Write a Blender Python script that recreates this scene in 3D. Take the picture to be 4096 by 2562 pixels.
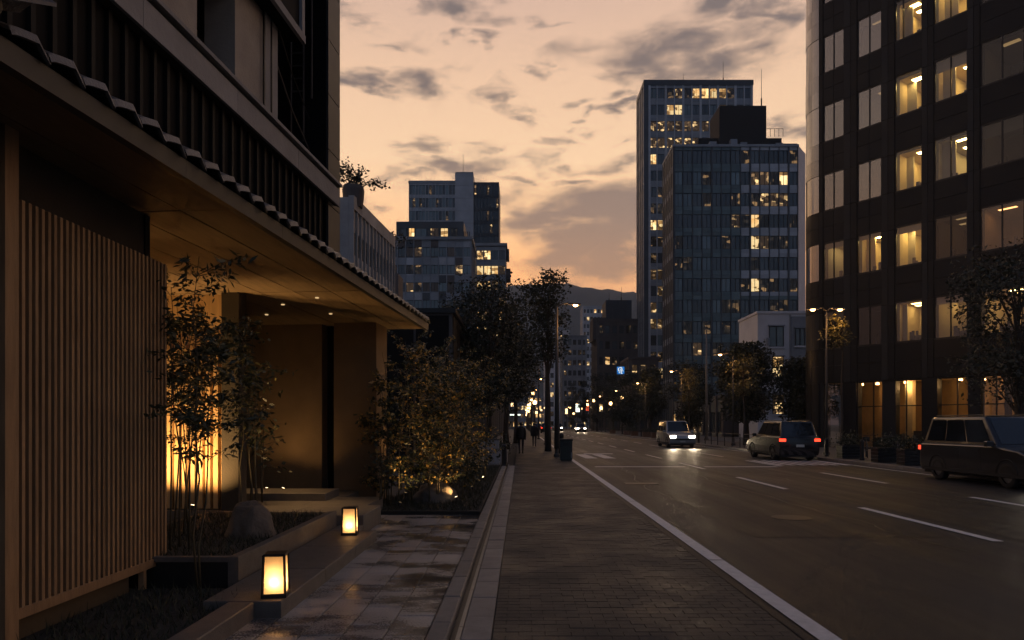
import bpy, bmesh, math, random
import numpy as np
from math import radians, sin, cos, tan, atan, atan2, pi, sqrt
from mathutils import Vector, Matrix

random.seed(7)
rng = np.random.default_rng(7)
for o in list(bpy.data.objects):
    bpy.data.objects.remove(o)
scene = bpy.context.scene
COL = scene.collection

# ------------------------------------------------------------------ camera
cam_d = bpy.data.cameras.new('camera')
cam = bpy.data.objects.new('camera', cam_d)
COL.objects.link(cam)
cam.location = (0, 0, 1.6)
cam.rotation_euler = (radians(90), 0, 0)
cam_d.sensor_width = 36
cam_d.lens = 24
cam_d.shift_x = -0.0085
cam_d.shift_y = 0.1014
cam_d.clip_start = 0.05
cam_d.clip_end = 6000
scene.camera = cam


def srgb(r, g, b):
    def f(c):
        c /= 255.0
        return c / 12.92 if c <= 0.04045 else ((c + 0.055) / 1.055) ** 2.4
    return (f(r), f(g), f(b), 1.0)


# ------------------------------------------------------------------ view
scene.view_settings.view_transform = 'Standard'
scene.view_settings.look = 'None'
scene.view_settings.exposure = 0.0
scene.view_settings.gamma = 1.0
scene.view_settings.use_curve_mapping = False
scene.render.engine = 'CYCLES'
scene.cycles.use_denoising = True
scene.cycles.use_adaptive_sampling = True
scene.cycles.adaptive_threshold = 0.03
scene.cycles.max_bounces = 4
scene.cycles.diffuse_bounces = 2
scene.cycles.glossy_bounces = 3
scene.cycles.transmission_bounces = 4
scene.cycles.transparent_max_bounces = 12
scene.cycles.volume_bounces = 0
scene.cycles.sample_clamp_indirect = 3.0
scene.cycles.caustics_reflective = False
scene.cycles.caustics_refractive = False

# ------------------------------------------------------------------ sky
SUN_AZ = radians(2.0)      # sunset straight up the street
SUN_EL = radians(2.0)
world = bpy.data.worlds.new('World')
scene.world = world
world.use_nodes = True
wt = world.node_tree
wt.nodes.clear()


def wn(kind, **kw):
    n = wt.nodes.new(kind)
    for k, v in kw.items():
        setattr(n, k, v)
    return n


def wl(a, b):
    wt.links.new(a, b)


def wmath(op, a, b=None, c=None, clamp=False):
    n = wt.nodes.new('ShaderNodeMath')
    n.operation = op
    n.use_clamp = clamp
    for i, v in enumerate((a, b, c)):
        if v is None:
            continue
        if isinstance(v, (int, float)):
            n.inputs[i].default_value = v
        else:
            wl(v, n.inputs[i])
    return n.outputs[0]


def wramp(fac, stops, interp='EASE'):
    n = wt.nodes.new('ShaderNodeValToRGB')
    n.color_ramp.interpolation = interp
    el = n.color_ramp.elements
    while len(el) < len(stops):
        el.new(0.5)
    for e, (p, c) in zip(el, stops):
        e.position = p
        e.color = c
    wl(fac, n.inputs[0])
    return n.outputs[0]


def wmix(fac, a, b, mode='MIX'):
    n = wt.nodes.new('ShaderNodeMix')
    n.data_type = 'RGBA'
    n.blend_type = mode
    for sock, v in ((n.inputs[0], fac), (n.inputs[6], a), (n.inputs[7], b)):
        if isinstance(v, (int, float)):
            sock.default_value = v
        elif isinstance(v, tuple):
            sock.default_value = v
        else:
            wl(v, sock)
    return n.outputs[2]


tc = wn('ShaderNodeTexCoord')
sep = wn('ShaderNodeSeparateXYZ')
wl(tc.outputs['Generated'], sep.inputs[0])
dx, dy, dz = sep.outputs
az = wmath('ARCTAN2', dx, dy)
el = wmath('ARCSINE', dz)
el01 = wmath('MULTIPLY', wmath('MAXIMUM', el, 0.0), 2 / pi)   # 0 horizon .. 1 zenith


def deg(d):
    return d / 90.0


warm = wramp(el01, [
    (0.0, srgb(150, 104, 80)), (deg(9), (0.78, 0.37, 0.20, 1)), (deg(12.5), (1.28, 0.60, 0.23, 1)),
    (deg(16), (1.16, 0.66, 0.32, 1)), (deg(21), (1.03, 0.68, 0.41, 1)), (deg(27), srgb(240, 198, 164)),
    (deg(33), srgb(212, 176, 156)), (deg(48), srgb(84, 94, 118)), (1.0, srgb(38, 50, 80))], 'LINEAR')
cool = wramp(el01, [
    (0.0, srgb(62, 74, 92)), (deg(15), srgb(72, 88, 114)), (deg(35), srgb(60, 78, 110)), (1.0, srgb(38, 50, 80))], 'LINEAR')
# how far a direction is from the sunset, 0..1
sunv = (sin(SUN_AZ) * cos(SUN_EL), cos(SUN_AZ) * cos(SUN_EL), sin(SUN_EL))
dot = wn('ShaderNodeVectorMath', operation='DOT_PRODUCT')
wl(tc.outputs['Generated'], dot.inputs[0])
dot.inputs[1].default_value = (sin(radians(-4)), cos(radians(-4)), 0)
away = wmath('SMOOTHSTEP' if False else 'MULTIPLY_ADD', dot.outputs['Value'], -0.62, 0.50, clamp=True)
base = wmix(away, warm, cool)
# clouds: seamless noise plus the banks seen up the street (in azimuth / elevation)
comb = wn('ShaderNodeCombineXYZ')
wl(az, comb.inputs[0]); wl(el, comb.inputs[1])
stretch = wn('ShaderNodeMapping')
stretch.inputs['Scale'].default_value = (1, 1, 2.7)
wl(tc.outputs['Generated'], stretch.inputs[0])
wz = wn('ShaderNodeTexNoise')
wz.inputs['Scale'].default_value = 13.0
wz.inputs['Detail'].default_value = 7.0
wz.inputs['Roughness'].default_value = 0.52
wl(stretch.outputs[0], wz.inputs['Vector'])
wsub = wn('ShaderNodeVectorMath', operation='SUBTRACT'); wl(wz.outputs['Color'], wsub.inputs[0]); wsub.inputs[1].default_value = (.5, .5, .5)
wmul = wn('ShaderNodeVectorMath', operation='MULTIPLY'); wl(wsub.outputs[0], wmul.inputs[0]); wmul.inputs[1].default_value = (0.26, 0.075, 0)
wadd = wn('ShaderNodeVectorMath', operation='ADD'); wl(comb.outputs[0], wadd.inputs[0]); wl(wmul.outputs[0], wadd.inputs[1])
banks = [  # azimuth deg, elevation deg, half widths deg, tilt deg, weight
    (14.0, 28.6, 12.0, 3.6, 7, 1.0), (19.0, 27.0, 8.0, 3.2, 4, 0.9), (9.5, 26.6, 5.5, 1.6, 6, 0.8), (15.5, 25.6, 6.5, 1.6, 4, 0.7),
    (-5.0, 31.5, 5.2, 1.7, -3, 1.0), (-6.2, 29.3, 2.6, 1.0, 4, 0.85), (-2.6, 29.2, 2.4, 0.9, 3, 0.8),
    (-8.5, 26.6, 6.0, 1.4, 5, 0.85), (-13.0, 26.2, 3.0, 0.9, 0, 0.75), (-0.3, 25.6, 3.4, 1.9, -5, 0.9), (1.0, 24.4, 2.6, 1.0, -8, 0.7),
    (6.0, 25.6, 2.8, 0.8, 0, 0.8), (6.0, 24.4, 2.4, 0.7, 0, 0.8), (5.8, 23.4, 2.1, 0.6, 0, 0.75), (3.6, 27.5, 2.0, 0.6, 0, 0.6),
    (6.0, 15.0, 10.5, 5.4, -3, 1.4), (9.5, 16.5, 9.0, 5.0, -4, 1.25), (4.0, 11.2, 8.0, 1.8, 0, 0.55), (7.5, 20.6, 5.2, 1.2, 5, 0.9),
    (-3.5, 20.6, 7.0, 1.5, 5, 0.72), (-7.0, 20.4, 4.5, 1.0, -3, 0.8), (1.5, 21.0, 5.0, 1.2, -4, 0.7), (-1.5, 18.8, 5.5, 1.6, 3, 0.7),
    (-12.5, 17.2, 3.6, 1.1, -6, 0.75), (-13.5, 15.0, 3.0, 0.9, 0, 0.6), (22.0, 22.0, 3.5, 1.2, 0, 0.8), (-9.0, 22.0, 5.0, 0.9, 6, 0.6),
    (-11.0, 28.6, 3.0, .8, 5, .7), (-14.0, 30.0, 2.6, 1.0, 0, .7), (2.5, 30.4, 3.0, .7, 4, .6), (-4.5, 27.6, 3.6, .6, 4, .6), (3.5, 22.4, 3.4, .6, 3, .6), (-6.0, 18.6, 4.2, .9, 5, .75), (-10.5, 19.6, 3.6, .7, 4, .65), (-2.0, 22.2, 4.0, .6, 4, .6),
    (-11.5, 15.8, 2.6, .6, 2, .6), (10.0, 22.8, 3.0, .7, 0, .6), (4.8, 19.2, 5.0, .9, 3, .8), (0.5, 19.6, 4.5, .9, -3, .75), (17.5, 30.5, 7.0, 1.8, 6, .95), (21.0, 29.0, 4.0, 1.6, 3, .9),
    (-40.0, 24.0, 14.0, 3.0, 6, 0.9), (44.0, 22.0, 16.0, 4.0, -5, 0.9), (60.0, 14.0, 18.0, 3.0, 0, 0.8), (-62.0, 16.0, 18.0, 4.0, 4, 0.9),
]
bias = None
for (a, e, ra, re, rot, w) in banks:
    mp = wn('ShaderNodeMapping', vector_type='TEXTURE')
    mp.inputs['Location'].default_value = (radians(a), radians(e), 0)
    mp.inputs['Rotation'].default_value = (0, 0, radians(rot))
    mp.inputs['Scale'].default_value = (radians(ra), radians(re), 1)
    wl(wadd.outputs[0], mp.inputs[0])
    gr = wn('ShaderNodeTexGradient', gradient_type='SPHERICAL')
    wl(mp.outputs[0], gr.inputs[0])
    v = wmath('MULTIPLY', gr.outputs['Fac'], w)
    bias = v if bias is None else wmath('MAXIMUM', bias, v)
nz = wn('ShaderNodeTexNoise')
nz.inputs['Scale'].default_value = 9.0
nz.inputs['Detail'].default_value = 9.0
nz.inputs['Roughness'].default_value = 0.55
nz.inputs['Distortion'].default_value = 0.35
wl(stretch.outputs[0], nz.inputs['Vector'])
nz2 = wn('ShaderNodeTexNoise')
nz2.inputs['Scale'].default_value = 30.0
nz2.inputs['Detail'].default_value = 6.0
wl(stretch.outputs[0], nz2.inputs['Vector'])
raw = wmath('ADD', wmath('MULTIPLY_ADD', nz.outputs[0], 1.35, wmath('MULTIPLY', nz2.outputs[0], 0.22)), wmath('MULTIPLY', bias, 0.74))
mr = wn('ShaderNodeMapRange', interpolation_type='SMOOTHSTEP')
mr.inputs['From Min'].default_value = 0.88
mr.inputs['From Max'].default_value = 1.50
wl(raw, mr.inputs['Value'])
dens = mr.outputs[0]
cloud_warm = wramp(el01, [(0, srgb(150, 112, 92)), (deg(12), srgb(164, 127, 107)), (deg(17), srgb(136, 114, 106)), (deg(25), srgb(108, 96, 95)), (deg(34), srgb(112, 102, 101)), (1, srgb(58, 62, 76))], 'LINEAR')
cloud = wmix(away, cloud_warm, srgb(70, 78, 94))
skyc = wmix(wmath('MULTIPLY', dens, 0.93), base, cloud)
nish = wn('ShaderNodeTexSky', sky_type='NISHITA')
nish.sun_disc = False
nish.sun_elevation = SUN_EL
nish.sun_rotation = SUN_AZ
nbg = wn('ShaderNodeBackground')
nbg.inputs['Strength'].default_value = 0.02
wl(nish.outputs[0], nbg.inputs['Color'])
bg = wn('ShaderNodeBackground')
bg.inputs['Strength'].default_value = 1.15
wl(skyc, bg.inputs['Color'])
ad = wn('ShaderNodeAddShader')
wl(bg.outputs[0], ad.inputs[0]); wl(nbg.outputs[0], ad.inputs[1])
wo = wn('ShaderNodeOutputWorld')
wl(ad.outputs[0], wo.inputs['Surface'])
world.cycles.sampling_method = 'MANUAL'
world.cycles.sample_map_resolution = 512

# ------------------------------------------------------------------ sun (already at the horizon, veiled by cloud)
sun_d = bpy.data.lights.new('sun', 'SUN')
sun_d.energy = 0.25
sun_d.angle = radians(12)
sun_d.color = (1.0, 0.62, 0.36)
sun = bpy.data.objects.new('sun', sun_d)
COL.objects.link(sun)
sun.rotation_euler = Vector((-sunv[0], -sunv[1], -sin(radians(5)))).to_track_quat('-Z', 'Y').to_euler()


# ------------------------------------------------------------------ materials
MATS = {}


def mat(name, color, rough=0.6, metal=0.0, var=0.25, scale=3.0, rand=0.0, bump=0.0, bscale=None, spec=0.5, coat=0.0, rvar=0.0, stretch=(1, 1, 1)):
    """Principled with noise-varied colour / roughness, per-object random tone and a bump."""
    m = bpy.data.materials.new(name)
    m.use_nodes = True
    nt = m.node_tree
    b = nt.nodes['Principled BSDF']
    b.inputs['Metallic'].default_value = metal
    b.inputs['Specular IOR Level'].default_value = spec
    b.inputs['Coat Weight'].default_value = coat
    tc = nt.nodes.new('ShaderNodeTexCoord')
    mp = nt.nodes.new('ShaderNodeMapping')
    mp.inputs['Scale'].default_value = stretch
    geo = nt.nodes.new('ShaderNodeNewGeometry')
    nt.links.new(geo.outputs['Position'], mp.inputs[0])
    n1 = nt.nodes.new('ShaderNodeTexNoise')
    n1.inputs['Scale'].default_value = scale
    n1.inputs['Detail'].default_value = 6
    n1.inputs['Roughness'].default_value = 0.6
    nt.links.new(mp.outputs[0], n1.inputs['Vector'])
    oi = nt.nodes.new('ShaderNodeObjectInfo')
    # tone = 1 + var*(noise-.5)*2 + rand*(random-.5)*2
    a = nt.nodes.new('ShaderNodeMath'); a.operation = 'MULTIPLY_ADD'
    nt.links.new(n1.outputs[0], a.inputs[0]); a.inputs[1].default_value = 2.6 * var; a.inputs[2].default_value = 1 - 1.3 * var - rand
    c = nt.nodes.new('ShaderNodeMath'); c.operation = 'MULTIPLY_ADD'
    nt.links.new(oi.outputs['Random'], c.inputs[0]); c.inputs[1].default_value = 2 * rand
    nt.links.new(a.outputs[0], c.inputs[2])
    vm = nt.nodes.new('ShaderNodeVectorMath'); vm.operation = 'SCALE'
    vm.inputs[0].default_value = color[:3]
    nt.links.new(c.outputs[0], vm.inputs['Scale'])
    nt.links.new(vm.outputs[0], b.inputs['Base Color'])
    if rvar:
        r = nt.nodes.new('ShaderNodeMapRange')
        nt.links.new(n1.outputs[0], r.inputs['Value'])
        r.inputs['From Min'].default_value = 0.35; r.inputs['From Max'].default_value = 0.65
        r.inputs['To Min'].default_value = max(0.03, rough - rvar); r.inputs['To Max'].default_value = min(1, rough + rvar)
        nt.links.new(r.outputs[0], b.inputs['Roughness'])
    else:
        b.inputs['Roughness'].default_value = rough
    if bump:
        n2 = nt.nodes.new('ShaderNodeTexNoise')
        n2.inputs['Scale'].default_value = bscale or scale * 6
        n2.inputs['Detail'].default_value = 5
        nt.links.new(mp.outputs[0], n2.inputs['Vector'])
        bp = nt.nodes.new('ShaderNodeBump')
        bp.inputs['Strength'].default_value = bump
        bp.inputs['Distance'].default_value = 0.02
        nt.links.new(n2.outputs[0], bp.inputs['Height'])
        nt.links.new(bp.outputs[0], b.inputs['Normal'])
    MATS[name] = m
    return m


def emit(name, color, strength, sample=True):
    m = bpy.data.materials.new(name)
    m.use_nodes = True
    nt = m.node_tree
    nt.nodes.clear()
    e = nt.nodes.new('ShaderNodeEmission')
    e.inputs[0].default_value = (*color[:3], 1)
    e.inputs[1].default_value = strength
    o = nt.nodes.new('ShaderNodeOutputMaterial')
    nt.links.new(e.outputs[0], o.inputs[0])
    if not sample:
        m.cycles.emission_sampling = 'NONE'
    MATS[name] = m
    return m


def pane_mat(name, tint, reflect=0.12, rough=0.02, through=0.85, edge=0.85):
    """window glass: mostly see-through, with a mirror layer that grows at grazing angles"""
    m = bpy.data.materials.new(name)
    m.use_nodes = True
    nt = m.node_tree
    nt.nodes.clear()
    t = nt.nodes.new('ShaderNodeBsdfTransparent'); t.inputs[0].default_value = tuple(c * through for c in tint[:3]) + (1,)
    g = nt.nodes.new('ShaderNodeBsdfGlossy'); g.inputs['Roughness'].default_value = rough; g.inputs[0].default_value = (1, 1, 1, 1)
    lw = nt.nodes.new('ShaderNodeLayerWeight'); lw.inputs[0].default_value = 0.35
    mr = nt.nodes.new('ShaderNodeMapRange'); mr.inputs['To Min'].default_value = reflect; mr.inputs['To Max'].default_value = edge
    nt.links.new(lw.outputs['Fresnel'], mr.inputs['Value'])
    mx = nt.nodes.new('ShaderNodeMixShader')
    nt.links.new(mr.outputs[0], mx.inputs[0]); nt.links.new(t.outputs[0], mx.inputs[1]); nt.links.new(g.outputs[0], mx.inputs[2])
    o = nt.nodes.new('ShaderNodeOutputMaterial')
    nt.links.new(mx.outputs[0], o.inputs[0])
    MATS[name] = m
    return m


def office_mat(name, c_bright, c_dim, strength, cell=(2.2, 3.0), dark=0.35, sample=False):
    """a lit office seen from far off through its window: blocks of lamp, wall and furniture, different for every window"""
    m = bpy.data.materials.new(name)
    m.use_nodes = True
    nt = m.node_tree
    b = nt.nodes['Principled BSDF']
    b.inputs['Base Color'].default_value = (0.02, 0.02, 0.022, 1)
    b.inputs['Roughness'].default_value = 0.08
    tc = nt.nodes.new('ShaderNodeTexCoord')
    oi = nt.nodes.new('ShaderNodeObjectInfo')
    rv = nt.nodes.new('ShaderNodeVectorMath'); rv.operation = 'SCALE'; rv.inputs[0].default_value = (37.0, 0.0, 53.0)
    nt.links.new(oi.outputs['Random'], rv.inputs['Scale'])
    sc = nt.nodes.new('ShaderNodeMapping'); sc.inputs['Scale'].default_value = (cell[0], 0.0, cell[1])
    nt.links.new(tc.outputs['Object'], sc.inputs[0])
    ad = nt.nodes.new('ShaderNodeVectorMath'); ad.operation = 'ADD'
    nt.links.new(sc.outputs[0], ad.inputs[0]); nt.links.new(rv.outputs[0], ad.inputs[1])
    vo = nt.nodes.new('ShaderNodeTexVoronoi'); vo.distance = 'CHEBYCHEV'; vo.inputs['Scale'].default_value = 1.0
    nt.links.new(ad.outputs[0], vo.inputs['Vector'])
    sx = nt.nodes.new('ShaderNodeSeparateColor')
    nt.links.new(vo.outputs['Color'], sx.inputs[0])
    cr = nt.nodes.new('ShaderNodeValToRGB')
    cr.color_ramp.interpolation = 'LINEAR'
    e = cr.color_ramp.elements
    e[0].position = dark; e[0].color = tuple(c * 0.12 for c in c_dim[:3]) + (1,)
    e[1].position = 0.95; e[1].color = (*c_bright[:3], 1)
    e.new(min(0.9, dark + 0.25)).color = (*c_dim[:3], 1)
    nt.links.new(sx.outputs[0], cr.inputs[0])
    br = nt.nodes.new('ShaderNodeMath'); br.operation = 'MULTIPLY_ADD'
    nt.links.new(oi.outputs['Random'], br.inputs[0]); br.inputs[1].default_value = strength * 0.8; br.inputs[2].default_value = strength * 0.6
    nt.links.new(cr.outputs[0], b.inputs['Emission Color'])
    nt.links.new(br.outputs[0], b.inputs['Emission Strength'])
    if not sample:
        m.cycles.emission_sampling = 'NONE'
    MATS[name] = m
    return m


# ------------------------------------------------------------------ mesh helpers
class MB:
    """collects vertices, faces and material slots; build() links them as ONE mesh object"""
    def __init__(s):
        s.v, s.f, s.m = [], [], []

    def add(s, verts, faces, slot=0):
        k = len(s.v)
        s.v.extend(tuple(p) for p in verts)
        s.f.extend(tuple(i + k for i in f) for f in faces)
        s.m.extend([slot] * len(faces))
        return s

    def box(s, x0, x1, y0, y1, z0, z1, slot=0, ch=0.0):
        if ch <= 0:
            v = [(x0, y0, z0), (x1, y0, z0), (x1, y1, z0), (x0, y1, z0), (x0, y0, z1), (x1, y0, z1), (x1, y1, z1), (x0, y1, z1)]
            f = [(0, 3, 2, 1), (4, 5, 6, 7), (0, 1, 5, 4), (1, 2, 6, 5), (2, 3, 7, 6), (3, 0, 4, 7)]
            return s.add(v, f, slot)
        c = ch
        lo = [(x0, y0), (x1, y0), (x1, y1), (x0, y1)]
        li = [(x0 + c, y0 + c), (x1 - c, y0 + c), (x1 - c, y1 - c), (x0 + c, y1 - c)]
        v = [(*p, z0) for p in lo] + [(*p, z1 - c) for p in lo] + [(*p, z1) for p in li]
        f = [(0, 3, 2, 1)] + [(i, (i + 1) % 4, 4 + (i + 1) % 4, 4 + i) for i in range(4)] + [(4 + i, 4 + (i + 1) % 4, 8 + (i + 1) % 4, 8 + i) for i in range(4)] + [(8, 9, 10, 11)]
        return s.add(v, f, slot)

    def prism(s, poly, z0, z1, slot=0):
        n = len(poly)
        v = [(x, y, z0) for x, y in poly] + [(x, y, z1) for x, y in poly]
        f = [tuple(range(n - 1, -1, -1)), tuple(range(n, 2 * n))] + [(i, (i + 1) % n, n + (i + 1) % n, n + i) for i in range(n)]
        return s.add(v, f, slot)

    def tube(s, pts, radii, n=8, slot=0, cap=True):
        pts = [Vector(p) for p in pts]
        if isinstance(radii, (int, float)):
            radii = [radii] * len(pts)
        rings, prev = [], None
        for i, p in enumerate(pts):
            d = (pts[min(i + 1, len(pts) - 1)] - pts[max(i - 1, 0)]).normalized()
            if prev is None:
                a = Vector((1, 0, 0)) if abs(d.x) < 0.9 else Vector((0, 1, 0))
                u = (a - d * a.dot(d)).normalized()
            else:
                u = (prev - d * prev.dot(d)).normalized()
            prev = u
            w = d.cross(u)
            rings.append([p + (u * cos(2 * pi * k / n) + w * sin(2 * pi * k / n)) * radii[i] for k in range(n)])
        v = [q for r in rings for q in r]
        f = [(i * n + k, i * n + (k + 1) % n, (i + 1) * n + (k + 1) % n, (i + 1) * n + k) for i in range(len(pts) - 1) for k in range(n)]
        if cap:
            f += [tuple(range(n - 1, -1, -1)), tuple((len(pts) - 1) * n + k for k in range(n))]
        return s.add(v, f, slot)

    def lathe(s, prof, n=16, cx=0, cy=0, slot=0):
        v = [(cx + r * cos(2 * pi * k / n), cy + r * sin(2 * pi * k / n), z) for r, z in prof for k in range(n)]
        f = [(i * n + k, i * n + (k + 1) % n, (i + 1) * n + (k + 1) % n, (i + 1) * n + k) for i in range(len(prof) - 1) for k in range(n)]
        f += [tuple(range(n - 1, -1, -1)), tuple((len(prof) - 1) * n + k for k in range(n))]
        return s.add(v, f, slot)

    def quad(s, a, b, c, d, slot=0):
        return s.add([a, b, c, d], [(0, 1, 2, 3)], slot)

    def mesh(s, name, mats, smooth=False):
        me = bpy.data.meshes.new(name)
        me.from_pydata([tuple(p) for p in s.v], [], s.f)
        if not isinstance(mats, (list, tuple)):
            mats = [mats]
        for m in mats:
            me.materials.append(MATS[m] if isinstance(m, str) else m)
        if len(mats) > 1:
            me.polygons.foreach_set('material_index', s.m)
        if smooth:
            me.polygons.foreach_set('use_smooth', [True] * len(me.polygons))
        me.update()
        return me

    def build(s, name, mats, parent=None, loc=None, rz=0.0, smooth=False):
        return link(name, s.mesh(name, mats, smooth), parent, loc, rz)


def link(name, me, parent=None, loc=None, rz=0.0):
    o = bpy.data.objects.new(name, me)
    COL.objects.link(o)
    if parent is not None:
        o.parent = parent
    if loc is not None:
        o.location = loc
    if rz:
        o.rotation_euler = (0, 0, rz)
    return o


def tag(o, label=None, cat=None, group=None, kind=None):
    if label:
        o['label'] = label
    if cat:
        o['category'] = cat
    if group:
        o['group'] = group
    if kind:
        o['kind'] = kind
    return o


def thing(name, label, cat, loc=(0, 0, 0), rz=0.0, group=None):
    o = bpy.data.objects.new(name, None)
    o.empty_display_size = 0.2
    COL.objects.link(o)
    o.location = loc
    o.rotation_euler = (0, 0, rz)
    return tag(o, label, cat, group)


def lamp(name, kind, loc, power, color, parent=None, aim=None, size=0.05, spot=60, blend=0.6):
    d = bpy.data.lights.new(name, kind)
    d.energy = power
    d.color = color
    if kind in ('POINT', 'SPOT'):
        d.shadow_soft_size = size
    if kind == 'SPOT':
        d.spot_size = radians(spot)
        d.spot_blend = blend
    if kind == 'AREA':
        d.size = size
    o = bpy.data.objects.new(name, d)
    COL.objects.link(o)
    if parent is not None:
        o.parent = parent
    o.location = loc
    if aim is not None:
        o.rotation_euler = Vector(aim).to_track_quat('-Z', 'Y').to_euler()
    return o


def copy_tree(o, parent=None, loc=None, rz=None):
    c = o.copy()
    COL.objects.link(c)
    c.parent = parent
    if loc is not None:
        c.location = loc
    if rz is not None:
        c.rotation_euler = (0, 0, rz)
    for ch in KIDS.get(o.name, [k for k in bpy.data.objects if k.parent == o]):
        copy_tree(ch, c)
    return c


KIDS = {}


def np_mesh(name, V, F, mats, idx=None, smooth=False):
    """big meshes from numpy: V (n,3), F (m,4) or (m,3)"""
    me = bpy.data.meshes.new(name)
    k = F.shape[1]
    me.vertices.add(len(V)); me.vertices.foreach_set('co', np.ascontiguousarray(V, dtype=np.float32).ravel())
    me.loops.add(F.size); me.loops.foreach_set('vertex_index', np.ascontiguousarray(F, dtype=np.int32).ravel())
    me.polygons.add(len(F)); me.polygons.foreach_set('loop_start', np.arange(0, F.size, k, dtype=np.int32))
    for m in (mats if isinstance(mats, (list, tuple)) else [mats]):
        me.materials.append(MATS[m])
    if idx is not None:
        me.polygons.foreach_set('material_index', np.ascontiguousarray(idx, dtype=np.int32))
    if smooth:
        me.polygons.foreach_set('use_smooth', np.ones(len(F), dtype=bool))
    me.update(calc_edges=True)
    me.validate()
    return me


def leaf_quads(P, L, W, droop=0.3, spread=1.0):
    """pointed leaf faces (rhombus) at points P, length L, width W, random directions"""
    n = len(P)
    d = rng.normal(size=(n, 3)) * np.array([1, 1, 0.55 * spread])
    d[:, 2] -= droop
    d /= np.linalg.norm(d, axis=1)[:, None]
    r = rng.normal(size=(n, 3))
    u = np.cross(d, r); u /= np.linalg.norm(u, axis=1)[:, None] + 1e-9
    l = (L * rng.uniform(0.45, 1.0, n) * rng.uniform(0.7, 1.75, n))[:, None]
    w = (W * rng.uniform(0.6, 1.4, n))[:, None]
    nrm = np.cross(d, u)
    a = P; c = P + d * l
    m = P + d * l * 0.45 + nrm * l * 0.06
    V = np.stack([a, m + u * w * 0.5, c, m - u * w * 0.5], axis=1).reshape(-1, 3)
    F = np.arange(4 * n).reshape(-1, 4)
    return V, F

# ------------------------------------------------------------------ palette
def asphalt_mat(name, dark, light):
    """worn asphalt: fine grit, large stains, and tyre-polished tracks running along the street"""
    m = bpy.data.materials.new(name); m.use_nodes = True
    nt = m.node_tree; b = nt.nodes['Principled BSDF']
    b.inputs['Specular IOR Level'].default_value = 0.3
    geo = nt.nodes.new('ShaderNodeNewGeometry')
    def nz(scale, stretch, detail=5):
        mp = nt.nodes.new('ShaderNodeMapping'); mp.inputs['Scale'].default_value = stretch
        nt.links.new(geo.outputs['Position'], mp.inputs[0])
        n = nt.nodes.new('ShaderNodeTexNoise'); n.inputs['Scale'].default_value = scale; n.inputs['Detail'].default_value = detail; n.inputs['Roughness'].default_value = .65
        nt.links.new(mp.outputs[0], n.inputs['Vector'])
        return n.outputs[0]
    stain, track, grit = nz(.45, (1, .6, 1)), nz(1.0, (1.3, .035, 1), 3), nz(60, (1, 1, 1), 3)
    def mth(op, x, y, z=None):
        q = nt.nodes.new('ShaderNodeMath'); q.operation = op
        for i, v in enumerate((x, y, z)):
            if v is None: continue
            if isinstance(v, (int, float)): q.inputs[i].default_value = v
            else: nt.links.new(v, q.inputs[i])
        return q.outputs[0]
    fac = mth('MULTIPLY_ADD', track, .75, mth('MULTIPLY_ADD', stain, .8, mth('MULTIPLY_ADD', grit, .5, -.55)))
    cr = nt.nodes.new('ShaderNodeValToRGB')
    cr.color_ramp.elements[0].position = .22; cr.color_ramp.elements[0].color = (*dark, 1)
    cr.color_ramp.elements[1].position = .78; cr.color_ramp.elements[1].color = (*light, 1)
    nt.links.new(fac, cr.inputs[0]); nt.links.new(cr.outputs[0], b.inputs['Base Color'])
    r = nt.nodes.new('ShaderNodeMapRange'); nt.links.new(mth('MULTIPLY_ADD', track, .7, mth('MULTIPLY', stain, .45)), r.inputs['Value'])
    r.inputs['From Min'].default_value = .38; r.inputs['From Max'].default_value = .72; r.inputs['To Min'].default_value = .36; r.inputs['To Max'].default_value = .62
    nt.links.new(r.outputs[0], b.inputs['Roughness'])
    bp = nt.nodes.new('ShaderNodeBump'); bp.inputs['Strength'].default_value = .6; bp.inputs['Distance'].default_value = .015
    nt.links.new(nz(95, (1, 1, 1), 2), bp.inputs['Height']); nt.links.new(bp.outputs[0], b.inputs['Normal'])
    MATS[name] = m


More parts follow.
